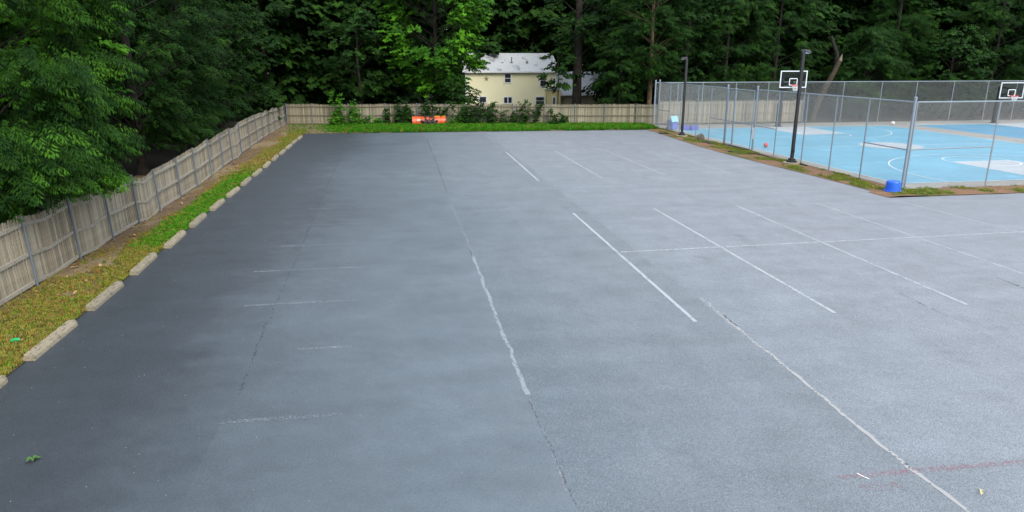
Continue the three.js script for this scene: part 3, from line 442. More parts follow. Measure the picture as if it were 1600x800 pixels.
// ---------------------------------------------------------------- snow plow, seen from its mounting side
{
  const t = thing('snow_plow', 'orange snow plow blade with black mounting frame parked on the back grass', 'snow plow', [2.7, 0.05, -59.5], 0.02);
  const orange = std(0.66, 0.1, 0.025, { roughness: 0.4 }), dark = std(0.03, 0.028, 0.028, { roughness: 0.5 });
  const s = new THREE.Shape(); const arc = []; for (let i = 0; i <= 12; i++) { const a = lerp(-0.5, 1.15, i / 12); arc.push([-0.48 + 0.52 * Math.cos(a), 0.3 + 0.5 * Math.sin(a)]); }
  arc.forEach((p, i) => i ? s.lineTo(...p) : s.moveTo(...p)); [...arc].reverse().forEach(p => s.lineTo(p[0] - 0.02, p[1] - 0.004));
  mesh('blade', new THREE.ExtrudeGeometry(s, { depth: 2.84, bevelEnabled: false }).rotateY(-Math.PI / 2).translate(1.42, 0, 0), orange, t);
  for (const x of [-1.4, -1.02, -0.62, 0.62, 1.02, 1.4]) { const r = new THREE.Shape(); arc.forEach((p, i) => i ? r.lineTo(p[0] + 0.09, p[1]) : r.moveTo(p[0] + 0.09, p[1])); [...arc].reverse().forEach(p => r.lineTo(...p)); mesh('rib', new THREE.ExtrudeGeometry(r, { depth: 0.024, bevelEnabled: false }).rotateY(-Math.PI / 2).translate(x, 0, 0), orange, t); }
  mesh('top_flange', box(1.3, 0.05, 0.1, -0.75, 0.76, -0.24), orange, t); mesh('top_flange', box(1.1, 0.06, 0.12, 0.82, 0.77, -0.24), std(0.85, 0.42, 0.03, { roughness: 0.45 }), t);
  mesh('cutting_edge', box(2.84, 0.12, 0.02, 0, 0.07, -0.05), std(0.16, 0.13, 0.11, { metalness: 0.5, roughness: 0.6 }), t);
  mesh('push_frame', [bar(V(-0.65, 0.42, 0.08), V(-0.12, 0.05, 0.75), 0.13, 0.14), bar(V(0.65, 0.42, 0.08), V(0.12, 0.05, 0.75), 0.13, 0.14), bar(V(-0.6, 0.3, 0.1), V(0.6, 0.3, 0.1), 0.1, 0.1), bar(V(-0.5, 0.06, 0.75), V(0.5, 0.06, 0.75), 0.1, 0.1)], dark, t);
  mesh('lift_tower', [bar(V(-0.36, 0.04, 0.6), V(-0.34, 0.86, 0.5), 0.13, 0.13), bar(V(0.36, 0.04, 0.6), V(0.34, 0.86, 0.5), 0.13, 0.13), bar(V(-0.4, 0.84, 0.5), V(0.4, 0.84, 0.5), 0.07, 0.08), bar(V(-0.36, 0.5, 0.54), V(0.36, 0.5, 0.54), 0.08, 0.09), bar(V(0, 0.06, 0.6), V(0, 0.86, 0.5), 0.06, 0.07), bar(V(-0.3, 0.6, 0.5), V(0, 0.2, 0.58), 0.1, 0.1), bar(V(0.3, 0.6, 0.5), V(0, 0.2, 0.58), 0.1, 0.1)], dark, t);
  for (const x of [-1, 1]) { mesh('angle_cylinder', [rod(V(x * 0.18, 0.2, 0.6), V(x * 0.5, 0.36, 0.3), 0.04), rod(V(x * 0.5, 0.36, 0.3), V(x * 0.75, 0.44, 0.08), 0.022)], dark, t); mesh('marker_rod', rod(V(x * 1.4, 0.74, -0.25), V(x * 1.42, 1.5, -0.25), 0.012, 0.008, 6), std(0.3, 0.32, 0.3), t);
    const l = mesh('headlight', [new RoundedBoxGeometry(0.26, 0.15, 0.14, 2, 0.03).translate(x * 0.5, 1.14, 0.46), rod(V(x * 0.36, 0.84, 0.5), V(x * 0.48, 1.08, 0.47), 0.018)], dark, t); mesh('lens', box(0.2, 0.1, 0.012, x * 0.5, 1.14, 0.385), std(0.65, 0.66, 0.66, { roughness: 0.2 }), l); }
  mesh('skid_plate', box(0.55, 0.05, 0.3, 0, 0.03, 0.88), std(0.5, 0.38, 0.26, { roughness: 0.7 }), t);
  mesh('label_plate', box(0.3, 0.16, 0.008, -0.88, 0.5, 0.055), std(0.72, 0.68, 0.55), t);
}
{ const t = thing('watering_can', 'small turquoise watering can in the grass beside the snow plow', 'watering can', [4.75, 0.06, -59.7], -0.6), m = std(0.04, 0.36, 0.42, { roughness: 0.45 });
  mesh('body', new THREE.LatheGeometry([[0, 0], [0.13, 0], [0.14, 0.02], [0.12, 0.26], [0.1, 0.3], [0.06, 0.3]].map(p => new THREE.Vector2(...p)), 20), m, t); mesh('spout', rod(V(0.1, 0.1, 0), V(0.36, 0.34, 0), 0.03, 0.018), m, t); mesh('handle', new THREE.TorusGeometry(0.13, 0.015, 6, 16, Math.PI * 1.2).rotateZ(0.9).translate(-0.06, 0.26, 0), m, t); }
{ // litter on the asphalt and verge
  const r = rng(77); const leafSprig = (x, z, label, col, n, s) => { const t = thing('leaf_sprig', label, 'leaf', [x, 0.006, z]); const m = std(...col, { side: THREE.DoubleSide }); for (let i = 0; i < n; i++) { const g = new THREE.PlaneGeometry(0.13 * s, 0.07 * s, 4, 2), p = g.attributes.position; for (let k = 0; k < p.count; k++) { const u = p.getX(k) / (0.13 * s) + 0.5; p.setY(k, p.getY(k) * Math.sin(Math.PI * clamp(u * 0.92 + 0.04))); p.setZ(k, 0.02 * s * Math.abs(p.getY(k)) / (0.035 * s) + 0.02 * s * Math.sin(u * 3)); } g.rotateX(-Math.PI / 2).translate(0.065 * s, 0.004 + 0.008 * i, 0).rotateY(i * 6.28 / n + r()); g.computeVertexNormals(); mesh('leaf', g, m, t); } };
  leafSprig(-5.2, -9.4, 'green leaf cluster fallen on the dark asphalt', [0.06, 0.15, 0.03], 5, 0.75); leafSprig(7.2, -6.6, 'dry yellow leaf lying on the pale asphalt', [0.5, 0.45, 0.22], 2, 0.6);
  const g = new THREE.IcosahedronGeometry(0.06, 2), p = g.attributes.position; for (let i = 0; i < p.count; i++) { const v = V().fromBufferAttribute(p, i), n = 1 + 0.7 * P.noise(v.x * 30, v.y * 30, v.z * 30); p.setXYZ(i, v.x * n * 1.3, v.y * n * 0.45, v.z * n); } g.computeVertexNormals();
  const w = mesh('wrapper', g, std(0.02, 0.42, 0.12, { roughness: 0.35 })); w.position.set(-7.55, 0.11, -13.9); tag(w, 'crumpled green wrapper in the grass by a wheel stop', 'wrapper'); }

// ---------------------------------------------------------------- house beyond the back fence
{
  const t = thing('house', 'pale yellow clapboard house with light grey roof behind the back fence', 'house', [7.6, 0, -78]);
  const wallM = std(0.86, 0.82, 0.55, { roughness: 0.8 }), white = std(0.78, 0.79, 0.78, { roughness: 0.6 }), pane = new THREE.MeshPhysicalMaterial({ color: C(0.03, 0.035, 0.045), roughness: 0.15, specularIntensity: 0.5 }), frameW = 10.5, eave = 4.1, D = 7.4;
  const rNoise = (x, y) => 0.86 + 0.14 * clamp(0.5 + fbm(x * 1.2, y * 0.5, 3)) ;
  const roofMap = pixels(512, (u, v) => { const st = fbm(u * 9, v * 2.2, 1), st2 = fbm(u * 30, v * 6, 4), dark = sstep(0.08, 0.4, st + 0.35 * st2) * 0.2; const k = 0.84 + 0.08 * speckB(u, v) - dark; return [k, k, k * 0.99]; });
  const roofM = std(0.64, 0.66, 0.67, { map: roofMap, roughness: 0.9 });
  const laps = (w, h, x, y, z) => { const g = []; const n = Math.round(h / 0.19); for (let i = 0; i < n; i++) { const q = box(w, 0.19, 0.03, 0, 0, 0), p = q.attributes.position; for (let k = 0; k < p.count; k++) if (p.getZ(k) > 0) p.setZ(k, p.getY(k) > 0 ? 0.0 : 0.035); q.computeVertexNormals(); g.push(q.translate(x + w / 2, y + (i + 0.5) * h / n, z)); } return g; };
  mesh('wall', [box(10.1, eave, D - 0.1, 5.15, eave / 2, -D / 2), ...laps(10.1, eave, 0.1, 0, 0)], wallM, t);
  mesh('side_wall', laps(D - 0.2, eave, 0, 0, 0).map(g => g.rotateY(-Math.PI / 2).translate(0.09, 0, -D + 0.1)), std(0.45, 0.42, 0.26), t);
  mesh('corner_board', box(0.2, eave, 0.2, 0.1, eave / 2, 0.0), white, t); mesh('corner_board', box(0.2, eave, 0.2, 10.2, eave / 2, 0.0), white, t);
  const roof = mesh('roof', (() => { const rz = D / 2 + 0.35, a = Math.atan2(2.0, rz), l = Math.hypot(2.0, rz); const q = [1, -1].map(s => { const g = new THREE.BoxGeometry(10.9, 0.1, l, 1, 1, 1); return g.translate(0, 0, s * l / 2).rotateX(s * a).translate(5.15, eave + 2.06, -D / 2); }); return q; })(), roofM, t);
  mesh('vent_pipe', [rod(V(5.45, 5.0, -1.5), V(5.45, 5.75, -1.5), 0.06), new THREE.CylinderGeometry(0.1, 0.16, 0.1, 10).translate(5.45, 5.2, -1.5)], std(0.2, 0.2, 0.2), roof);
  for (const [x, y, z] of [[4.4, 5.0, -1.55], [7.2, 5.1, -1.4]]) mesh('roof_vent', box(0.24, 0.16, 0.24, x, y + 0.12, z), std(0.22, 0.22, 0.22), roof);
  const gable = new THREE.Shape([[-D / 2, 0], [D / 2, 0], [0, 1.96]].map(p => new THREE.Vector2(...p)));
  for (const x of [0.1, 10.1]) mesh('gable', new THREE.ExtrudeGeometry(gable, { depth: 0.1, bevelEnabled: false }).rotateY(Math.PI / 2).translate(x, eave, -D / 2), wallM, t);
  mesh('gutter', box(10.9, 0.14, 0.12, 5.15, eave + 0.06, 0.4), white, t); mesh('soffit', box(10.5, 0.04, 0.4, 5.15, eave - 0.03, 0.2), white, t);
  const win = (x0, x1, y0, y1, bars, z = 0.03) => { const w = x1 - x0, h = y1 - y0, cx = (x0 + x1) / 2, cy = (y0 + y1) / 2; const f = mesh('window', [box(w + 0.24, 0.12, 0.09, cx, y1 + 0.06, z), box(w + 0.3, 0.1, 0.12, cx, y0 - 0.05, z), box(0.12, h, 0.09, x0 - 0.06, cy, z), box(0.12, h, 0.09, x1 + 0.06, cy, z), ...bars.map(b => b === 'h' ? box(w, 0.045, 0.06, cx, cy, z) : box(0.09, h, 0.06, cx, cy, z))], white, t); mesh('pane', box(w, h, 0.02, cx, cy, z - 0.005), pane, f); };
  win(4.44, 5.08, 3.05, 3.92, ['h']); win(8.46, 9.06, 2.6, 3.92, ['h']); win(4.34, 5.2, 0.8, 1.42, ['v']); win(1.6, 2.3, 0.9, 1.48, []); win(7.98, 8.9, 0.6, 1.4, ['h']);
  // star ornament
  const st = new THREE.Shape(); for (let i = 0; i < 10; i++) { const a = Math.PI / 2 + i * Math.PI / 5, q = i % 2 ? 0.13 : 0.32; i ? st.lineTo(q * Math.cos(a), q * Math.sin(a)) : st.moveTo(q * Math.cos(a), q * Math.sin(a)); }
  mesh('star_ornament', new THREE.ExtrudeGeometry(st, { depth: 0.04, bevelEnabled: false }).translate(2.37, 3.45, 0.025), std(0.3, 0.26, 0.14), t);
  // bay and lower wing to the right
  mesh('bay', [box(1.5, 2.2, 0.9, 9.85, 1.1, 0.45), ...laps(1.5, 2.2, 9.1, 0, 0.9)], std(0.78, 0.68, 0.33), t); mesh('bay_roof', box(1.7, 0.1, 1.1, 9.85, 2.25, 0.5), white, t);
  win(9.75, 9.95, 0.6, 1.4, [], 0.94);
  mesh('wing_wall', [box(7, 1.55, 5, 13.9, 0.78, -3.0), ...laps(7, 1.55, 10.4, 0, -0.5)], std(0.58, 0.53, 0.33), t);
  const wr = mesh('wing_roof', (() => { const a = Math.atan2(2.45, 3.3), l = Math.hypot(2.45, 3.3); return [1, -1].map(s => new THREE.BoxGeometry(7.6, 0.1, l).translate(0, 0, s * l / 2).rotateX(s * a).translate(14.2, 4.1, -3.0)); })(), roofM, t);
  mesh('wing_gutter', box(7.6, 0.12, 0.1, 14.2, 1.62, 0.36), white, t);
}

// ---------------------------------------------------------------- foliage
function leafFan(list) { const pos = [], nor = [];
  for (const [o, dir, side, len, wid, fold, shape] of list) { // dir: along leaf, side: across
    const up = V().crossVectors(dir, side).normalize().multiplyScalar(-1); const pt = (u, w) => V().copy(o).addScaledVector(dir, len * u).addScaledVector(side, wid * w).addScaledVector(up, fold * Math.abs(w) * wid - 0.25 * len * u * u * 0.5);
    const put = (a, b, c) => { const n = V().crossVectors(V().subVectors(b, a), V().subVectors(c, a)).normalize(); for (const p of [a, b, c]) { pos.push(p.x, p.y, p.z); nor.push(n.x, n.y, n.z); } };
    const A = pt(0, 0), T = pt(1, 0);
    if (shape === 2) { const l = pt(0.42, -0.5), r = pt(0.42, 0.5); put(A, T, l); put(A, r, T); }
    else { const m = pt(0.55, 0), l1 = pt(0.22, -0.42), l2 = pt(0.6, -0.5), r1 = pt(0.22, 0.42), r2 = pt(0.6, 0.5); put(A, l2, l1); put(A, T, l2); put(A, r1, r2); put(A, r2, T); }
  }
  const g = new THREE.BufferGeometry(); g.setAttribute('position', new THREE.Float32BufferAttribute(pos, 3)); g.setAttribute('normal', new THREE.Float32BufferAttribute(nor, 3)); return g; }
function spray(kind, seed) { const r = rng(seed), L = []; const K = { lance: [22, 0.5, 0.17, 0.05, 2], broad: [11, 0.5, 0.2, 0.17, 4], fine: [30, 0.55, 0.1, 0.06, 2], needle: [46, 0.5, 0.17, 0.016, 2] }[kind];
  const [n, tw, len, wid, sh] = K;
  for (let i = 0; i < n; i++) { const u = (i + 0.5) / n, s = i % 2 ? 1 : -1, a = s * (0.35 + 0.75 * (1 - u)) + (r() - 0.5) * 0.6, pitch = -0.25 - 0.5 * r() * (kind === 'lance' ? 1.4 : 1) + (kind === 'needle' ? 0.7 * r() : 0);
    const dir = V(Math.sin(a), 0, Math.cos(a)).multiplyScalar(Math.cos(pitch)).setY(Math.sin(pitch)), side = V(Math.cos(a), (r() - 0.5) * 0.9, -Math.sin(a)).normalize();
    L.push([V((r() - 0.5) * 0.16 + s * 0.08 * (1 - u), (r() - 0.5) * 0.14, tw * u - tw * 0.4), dir, side, len * (0.75 + 0.5 * r()), wid * (0.8 + 0.4 * r()), 0.25, sh]); }
  return leafFan(L); }
const sprays = {}; for (const k of ['lance', 'broad', 'fine', 'needle']) sprays[k] = spray(k, 500);
const leafMat = (rough, tr) => new THREE.MeshPhysicalMaterial({ color: 0xffffff, roughness: rough, transmission: tr, thickness: 0, specularIntensity: 0.18 });
const leafM = { lance: leafMat(0.6, 0.18), broad: leafMat(0.7, 0.24), fine: leafMat(0.7, 0.2), needle: leafMat(0.75, 0.1) };
const barkMap = pixels(256, (u, v) => { const s = 0.45 + 0.55 * (0.6 * speckB(u, v * 0.12) + 0.4 * speckA(u, v * 0.3)); return [s, s * 0.97, s * 0.93]; });
const barks = { dark: std(0.05, 0.042, 0.035, { map: barkMap, roughness: 1 }), tan: std(0.24, 0.175, 0.105, { map: barkMap, roughness: 1 }), grey: std(0.17, 0.155, 0.13, { map: barkMap, roughness: 1 }) };
function limbTube(pts, r0, r1, seg = 8, rad = 6) { const c = new THREE.CatmullRomCurve3(pts), g = new THREE.TubeGeometry(c, seg, 1, rad, false), p = g.attributes.position, q = V();
  for (let i = 0; i <= seg; i++) { c.getPointAt(i / seg, q); const r = lerp(r0, r1, i / seg); for (let j = 0; j <= rad; j++) { const k = i * (rad + 1) + j; p.setXYZ(k, q.x + (p.getX(k) - q.x) * r, q.y + (p.getY(k) - q.y) * r, q.z + (p.getZ(k) - q.z) * r); } } return g; }
let leafTotal = 0;
function crownMesh(name, kind, places, cols, r, scale) {
  const im = new THREE.InstancedMesh(sprays[kind], leafM[kind], places.length), m = new THREE.Matrix4(), X = V(), Y = V(), Z = V(), c = new THREE.Color(); leafTotal += places.length;
  places.forEach(([p, d, ct = 0], i) => { Z.copy(d).normalize(); Y.set((r() - 0.5) * 0.7, 1, (r() - 0.5) * 0.7); X.crossVectors(Y, Z).normalize(); Y.crossVectors(Z, X); const s = scale * (0.7 + 0.6 * r()); X.multiplyScalar(s); Y.multiplyScalar(s); Z.multiplyScalar(s); m.makeBasis(X, Y, Z).setPosition(p); im.setMatrixAt(i, m);
    const t = clamp(Math.pow(r(), 2.4) * 0.75 + ct), b = 0.75 + 0.5 * r(); im.setColorAt(i, c.setRGB(lerp(cols[0][0], cols[1][0], t) * b, lerp(cols[0][1], cols[1][1], t) * b, lerp(cols[0][2], cols[1][2], t) * b)); });
  im.name = name; im.castShadow = im.receiveShadow = true; return im; }
function tree(o) {
  const r = rng(o.seed), t = thing(o.name, o.label, o.category || 'tree', [o.x, -0.05, -o.d], 0, o.group), { h, base, rx } = o, rz = o.rz || rx, cy = (h + base) / 2, ry = (h - base) / 2, lean = o.lean || [0, 0];
  const axis = y => V(lean[0] * y / h, y, lean[1] * y / h), wood = [];
  const bend = [0, 0.3, 0.6, 0.93].map(k => axis(h * k).add(V((r() - 0.5) * 0.35 * k, 0, (r() - 0.5) * 0.35 * k)));
  wood.push(limbTube(bend, o.tr, o.tr * 0.25, 14, 9)); wood.push(new THREE.CylinderGeometry(o.tr * 0.98, o.tr * 1.45, 0.5, 9, 1, true).translate(0, 0.2, 0));
  const places = [], sc = o.scale || 1; 
  const X2 = o.extra || [];
  for (let i = 0; i < o.clumps + X2.length; i++) {
    const ex = i >= o.clumps ? X2[i - o.clumps] : null, a = r() * 6.2832, v = lerp(-0.97, 0.98, r()), rad = Math.sqrt(1 - v * v) * (o.shell ? lerp(0.72, 1.05, r()) : lerp(0.4, 1.06, Math.sqrt(r()))), taper = o.cone ? lerp(1.25, 0.35, (v + 1) / 2) : 1;
    const ax = axis(cy + v * ry), c = ex ? V(ex[0] - o.x, ex[1], o.d - ex[2]) : V(ax.x + Math.cos(a) * rad * rx * taper, cy + v * ry + 0.5 * (r() - 0.5), ax.z + Math.sin(a) * rad * rz * (o.cone ? taper : 1));
    const cr = o.cr * (0.6 + 0.8 * r()), out = V(c.x - ax.x, 0.25 * (c.y - cy), c.z - ax.z).normalize();
    const from = axis(Math.max(0.12 * h, c.y - 0.25 * rx - 0.4 * r() * rx)); if (i % 2 === 0) wood.push(limbTube([from, from.clone().lerp(c, 0.5).add(V(0, 0.25 * r(), 0)), c], o.tr * 0.22 * (1 - 0.5 * c.y / h), 0.012, 5, 5));
    const ct = r() < 0.2 ? 0.1 + 0.35 * r() : 0;
    const n = Math.round(o.per * (0.6 + 0.8 * r()) * (ex ? 1.5 : 1));
    for (let j = 0; j < n; j++) {
      const q = V(r() - 0.5, r() - 0.5, r() - 0.5).normalize().multiplyScalar(Math.pow(r(), 0.45)); if (q.y < -0.3 && r() < 0.5) q.y *= -1;
      const p = V(c.x + q.x * cr, c.y + q.y * cr * 0.55 - 0.12 * cr * (q.x * out.x + q.z * out.z), c.z + q.z * cr); if (p.y < 0.25 || (o.fenceX && p.x + o.x > o.fenceX - 0.3 && p.y < 1.95 && !(ex && p.x + o.x > o.fenceX + 0.18))) continue;
      places.push([p, V(q.x * 0.8 + out.x * 0.6 + (r() - 0.5) * 0.5, -(o.droop ?? 0.35) + (r() - 0.5) * 0.5, q.z * 0.8 + out.z * 0.6 + (r() - 0.5) * 0.5), ct]);
    }
  }
  mesh('trunk', wood, barks[o.bark || 'dark'], t);
  const cm = crownMesh('crown', o.kind, places, o.cols, r, sc); cm.userData.kind = 'stuff'; t.add(cm); return t;
}
const G = { catalpa: [[0.025, 0.1, 0.006], [0.11, 0.32, 0.012]], leaf: [[0.009, 0.034, 0.005], [0.036, 0.1, 0.01]], willow: [[0.009, 0.038, 0.005], [0.085, 0.24, 0.014]] };
const T = (name, label, x, d, h, base, rx, kind, cols, clumps, per, cr, o = {}) => tree({ name, label, x, d, h, base, rx, kind, cols: G[cols], clumps, per, cr, tr: o.tr || 0.012 * h + 0.05, seed: o.seed || Math.round(x * 37 + d * 101 + 9000), ...o });
// along the left fence
T('willow_leaved_tree', 'large bright tree with long narrow leaves drooping over the left fence', -11.9, 21.3, 14, 0.3, 4.3, 'lance', 'willow', 125, 92, 0.95, { scale: 0.76, droop: 0.75, shell: true, fenceX: -8.8, extra: [[-8.6, 3.4, 18.3, 0.9], [-8.7, 2.7, 19, 0.75], [-8.3, 2.6, 20.3, 0.75], [-8.25, 2.2, 20.9, 0.6], [-8.2, 3.2, 21.3, 0.8], [-8.5, 3.6, 20, 0.9], [-7.9, 4.2, 21.8, 0.9], [-8.9, 2.6, 17.6, 0.8], [-9, 3.6, 17, 1], [-8, 5.2, 22, 1], [-8.4, 4.6, 19.6, 1]] });
T('willow_leaved_tree', 'narrow leaved tree standing deeper behind the bright drooping one', -15.5, 28, 14, 1.2, 4, 'lance', 'willow', 90, 34, 1.1, { droop: 0.6 });
T('leafy_tree', 'light green small leaved tree between the drooping tree and the dark dense one', -12.6, 27.5, 10.5, 3, 2.9, 'broad', 'catalpa', 60, 16, 0.9, { scale: 0.72 });
T('dense_tree', 'dark dense small leaved tree rising behind the middle of the left fence', -12.2, 35.5, 16, 1.2, 4.2, 'fine', 'leaf', 150, 34, 1.1, { shell: true, fenceX: -8.7 });
T('pine_tree', 'young soft needled pine just behind the left fence', -11.3, 39.5, 6.5, 1.2, 2.2, 'needle', 'leaf', 60, 22, 0.75, { cone: true, bark: 'grey', fenceX: -8.9 });
T('dense_tree', 'mid green leafy tree behind the far half of the left fence', -12.6, 45.5, 16, 1.4, 4.2, 'fine', 'leaf', 120, 30, 1.15, { shell: true, fenceX: -8.7 });
T('leafy_tree', 'tall broad leaved tree over the last panels of the left fence', -13, 55, 17, 1.5, 4.4, 'broad', 'leaf', 120, 16, 1.2, { scale: 0.8 });
T('leafy_shrub', 'low shrub leaning on the fence near its back corner', -11, 60.5, 3.4, 0.3, 1.6, 'broad', 'leaf', 26, 14, 0.7, { scale: 0.7, category: 'shrub' });
const woodsL = 'woods behind the left fence', deepL = 'shadowy tree deep in the woods behind the left fence';
for (const [x, d, h, rx] of [[-19, 33, 17, 4.5], [-18.5, 42, 18, 4.6], [-19.5, 51, 18, 4.6], [-20, 61, 18, 4.8], [-27, 47, 19, 5], [-28, 60, 20, 5.2], [-21, 24, 16, 4.5], [-26, 35, 19, 5], [-35, 55, 20, 5.5], [-32, 70, 21, 5.5], [-40, 66, 22, 6], [-36, 42, 20, 5.5], [-44, 80, 22, 6]]) T('forest_tree', deepL, x, d, h, 1.2, rx, 'broad', 'leaf', 100, 13, 1.6, { group: woodsL, scale: 1.9 });
for (const [x, d] of [[-13, 12], [-13.5, 3], [-13, -6], [-19, 8], [-19, -3]]) T('forest_tree', 'tree of the woods beside the near left fence', x, d, 15, 1, 4.4, 'broad', 'leaf', 70, 13, 1.5, { group: 'woods beside the near left fence', scale: 1.15 });
// behind the back fence
T('shade_tree', 'shaded broad leaved tree in the dark gap behind the back fence corner', -3.2, 65.5, 9.4, 2.4, 2.7, 'broad', 'leaf', 46, 13, 0.85, { scale: 0.9 });
T('broadleaf_tree', 'bright green tree with large leaves overhanging the house and the snow plow', 3.8, 66, 17, 2.6, 4.8, 'broad', 'catalpa', 150, 19, 1.15, { shell: true, scale: 1.0 });
T('leafy_shrub', 'dark leafy shrub at the left corner of the yellow house', 5.2, 63.5, 3.7, 0.4, 1.8, 'broad', 'leaf', 34, 14, 0.8, { scale: 0.8, category: 'shrub' });
T('tall_tree', 'tall dark trunked tree standing in front of the wing of the house', 17.2, 66, 20, 6.0, 3.6, 'broad', 'leaf', 60, 14, 1.2, { tr: 0.5, scale: 0.9 });
T('maple_sapling', 'dark leaved sapling reaching across the right end of the house roof', 15.0, 64.5, 6.6, 2.6, 1.9, 'broad', 'leaf', 20, 12, 0.6, { tr: 0.06, scale: 0.85 });
T('leafy_tree', 'rounded green tree behind the back fence right of the house', 19.8, 61, 7.4, 0.8, 2.2, 'fine', 'leaf', 60, 20, 0.8, { scale: 1.1 });
T('tan_trunk_tree', 'tree with bare tan trunk at the corner of the chain link fence', 22.4, 60.3, 17, 3.9, 3.4, 'fine', 'leaf', 110, 24, 1.0, { bark: 'tan', tr: 0.25, scale: 1.1, shell: true });
T('leafy_tree', 'green branching tree rising over the light pole beside the court', 26.4, 62, 11.5, 3.0, 3.0, 'broad', 'leaf', 54, 13, 0.9, { scale: 0.85 });
const wall = [[30.5, 62.5, 13, 0.8, 3.6, 'fine', 'leaf'], [35.8, 63, 14, 0.6, 3.4, 'fine', 'leaf'], [44, 61.2, 8.2, 0.4, 2.9, 'fine', 'leaf'], [48.5, 63.5, 14, 1.0, 3.5, 'needle', 'leaf'], [53.5, 61.5, 8.5, 0.3, 3.3, 'broad', 'leaf'], [59, 62.5, 13, 0.8, 3.8, 'fine', 'leaf'], [65, 62.5, 14, 0.8, 3.8, 'broad', 'leaf'], [71, 63, 14, 0.8, 4, 'fine', 'leaf']];
const wl = ['dark vine covered tree behind the court left of the first hoop', 'dark small leaved tree behind the first hoop', 'bright topped bushy tree beside the broken trunk', 'soft needled pine behind the far chain link fence', 'low broad leaved tree between the pine and the second hoop', 'dark tree behind the second hoop', 'broad leaved tree beyond the second hoop', 'dark tree past the end of the second court'];
wall.forEach(([x, d, h, b, rx, k, c], i) => T(k === 'needle' ? 'pine_tree' : 'edge_tree', wl[i], x, d, h, b, rx, k, c, 110, k === 'broad' ? 16 : 24, 1.1, { shell: true, scale: k === 'broad' ? 0.85 : 1.15, cone: k === 'needle' }));
const deepB = 'shadowy tall tree in the woods behind the back fence', gB = 'woods behind the back fence';
for (const [x, d, h, rx] of [[-12, 70, 18, 4.6], [-6.5, 73, 19, 4.6], [-1, 75, 19, 4.8], [-15, 80, 20, 5], [-8, 84, 20, 5.2], [0, 88, 21, 5.2], [7, 92, 21, 5.2], [13, 94, 22, 5.4], [19, 92, 22, 5.4], [25, 88, 21, 5.2], [28, 76, 18, 4.6], [23.5, 70, 18, 4.4], [33, 71, 18, 4.6], [38.5, 69, 18, 4.6], [44, 71, 18, 4.8], [50, 69, 18, 4.8], [56, 71, 18, 4.8], [62, 69, 18, 4.8], [68, 71, 18, 5], [75, 70, 18, 5], [34, 84, 20, 5.2], [43, 84, 20, 5.2], [52, 84, 20, 5.2], [61, 84, 20, 5.2], [70, 84, 20, 5.2], [80, 82, 20, 5.4], [-20, 72, 19, 5], [4, 104, 22, 6], [16, 106, 22, 6], [28, 102, 22, 6], [-12, 96, 22, 6], [-24, 88, 22, 6], [39, 98, 22, 6], [50, 97, 22, 6], [62, 97, 22, 6], [74, 96, 22, 6], [88, 92, 22, 6], [10, 118, 24, 7], [24, 118, 24, 7], [-4, 112, 24, 7], [36, 110, 24, 7], [48, 110, 24, 7], [60, 110, 24, 7], [72, 108, 24, 7], [84, 106, 24, 7], [98, 100, 24, 7], [-16, 110, 24, 7], [-28, 104, 24, 7], [-38, 92, 24, 7], [10, 86.5, 20, 4.6], [16.5, 87.5, 20, 4.8]]) T('forest_tree', deepB, x, d, h, 1.2, rx, 'broad', 'leaf', 110, 14, 1.8, { group: gB, scale: 2.3 });
{ // broken trunk
  const t = thing('dead_trunk', 'leaning broken tree trunk with pale snapped top behind the court', 'trunk', [38.4, -0.05, -60.2]);
  mesh('trunk', limbTube([V(0, 0, 0), V(0.6, 2, 0), V(1.4, 3.8, 0.1), V(2.1, 5.4, 0.1)], 0.3, 0.2, 12, 9), std(0.11, 0.088, 0.062, { map: barkMap, roughness: 1 }), t); mesh('snapped_top', new THREE.ConeGeometry(0.2, 0.7, 7, 3).rotateZ(-0.25).translate(2.2, 5.7, 0.1), std(0.36, 0.3, 0.21, { map: barkMap }), t);
  mesh('limb', limbTube([V(2.0, 4.6, -0.3), V(2.1, 5.9, -0.4), V(1.7, 6.8, -0.5), V(1.35, 7.6, -0.5)], 0.2, 0.12, 10, 8), barks.dark, t); }
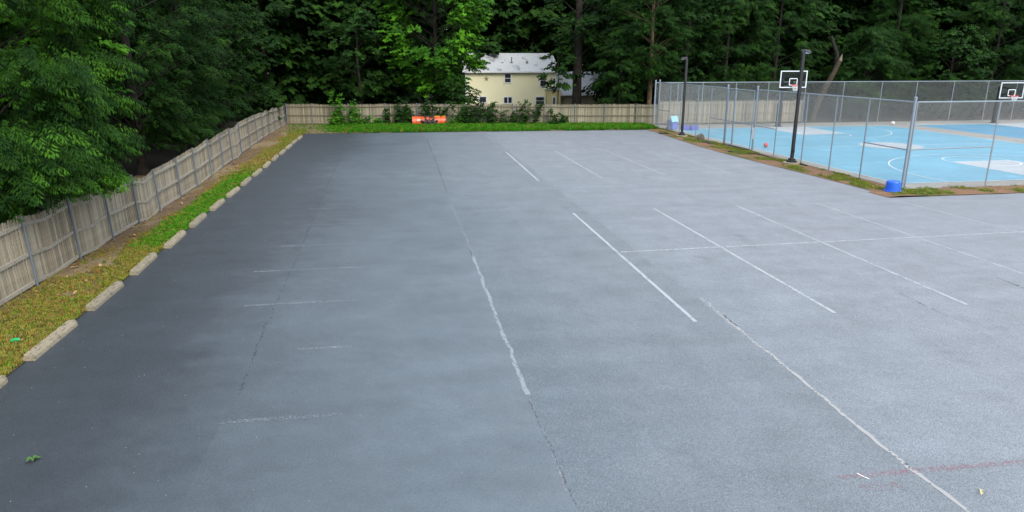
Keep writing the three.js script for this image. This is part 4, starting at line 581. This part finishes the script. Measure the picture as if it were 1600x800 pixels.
// shrubs and vines on the back fence
function vine(label, x, d, w, h, n, cols, seed, front = 0.3, name = 'vine') { const r = rng(seed), t = thing(name, label, name === 'vine' ? 'vine' : 'shrub', [x, 0, -d]), pl = [], stems = [];
  const strands = Math.max(5, Math.round(w * 4)), per = Math.round(n * 0.68 / strands);
  for (let i = 0; i < strands; i++) { let x = (r() - 0.5) * w * 0.9, z = front * (0.2 + 0.5 * r()), dx = (r() - 0.5) * 0.9; const H2 = h * (0.35 + 0.8 * r()) * (1 - 0.35 * Math.abs(x) / w * 2), m = Math.max(4, Math.round(H2 / 0.22)), path = [];
    for (let k = 0; k <= m; k++) { path.push(V(x, 0.05 + H2 * k / m, z)); dx = dx * 0.7 + (r() - 0.5) * 1.3; x += dx * H2 / m * 0.6; z = clamp(z + (r() - 0.5) * 0.12, 0.06, front * 1.3); }
    stems.push(limbTube(path, 0.013, 0.005, m * 2, 5));
    for (let k = 0; k < per; k++) { const u = Math.pow(r(), 0.75), q = path[Math.min(m, Math.floor(u * m))], sp = 0.16 + 0.22 * r(); pl.push([V(q.x + (r() - 0.5) * sp * 2, q.y + (r() - 0.5) * sp * 1.6 + 0.06, clamp(q.z + (r() - 0.35) * sp, 0.05, 2)), V((r() - 0.5) * 1.4, -0.6 + 0.7 * r(), 0.8)]); } }
  mesh('stems', stems, barks.dark, t); const cm = crownMesh('leaves', 'broad', pl, G[cols], r, 0.55); cm.userData.kind = 'stuff'; t.add(cm); }
const fz = x => 62.37 - (x + 9.43) * 0.1647 - 0.12;
vine('bright leafy bush growing up in front of the back fence near its corner', -4.3, fz(-4.3) - 0.45, 2.4, 2.5, 420, 'catalpa', 301, 0.6, 'leafy_bush');
vine('low green weeds at the foot of the back fence beside the leafy bush', -2.2, fz(-2.2) - 0.35, 1.9, 0.9, 160, 'catalpa', 302, 0.5, 'leafy_bush');
vine('dark ivy mass climbing over the back fence left of the snow plow', 0.1, fz(0.1) - 0.1, 2.5, 2.6, 420, 'leaf', 303, 0.45);
vine('dark ivy draped on the back fence directly behind the snow plow', 2.9, fz(2.9) - 0.1, 2.0, 2.4, 320, 'leaf', 304, 0.4);
vine('dark vine mass spilling over the fence below the left corner of the house', 6.6, fz(6.6) - 0.1, 3.4, 2.6, 520, 'leaf', 305, 0.45);
vine('thin vine strands hanging on the back fence below the twin lower window', 9.2, fz(9.2) - 0.05, 2.4, 1.7, 120, 'leaf', 306, 0.25);
vine('green vine rising above the back fence top in front of the house', 11.3, fz(11.3) - 0.1, 1.8, 2.6, 200, 'leaf', 307, 0.35);
vine('rounded dark bush against the back fence below the house bay', 13.3, fz(13.3) - 0.2, 1.7, 1.35, 200, 'leaf', 308, 0.5, 'leafy_bush');
vine('light green weeds beside the watering can', 4.95, fz(4.95) - 0.35, 0.9, 1.0, 90, 'catalpa', 309, 0.4, 'leafy_bush');
console.log('sprays', leafTotal);
renderer.render(scene, camera);
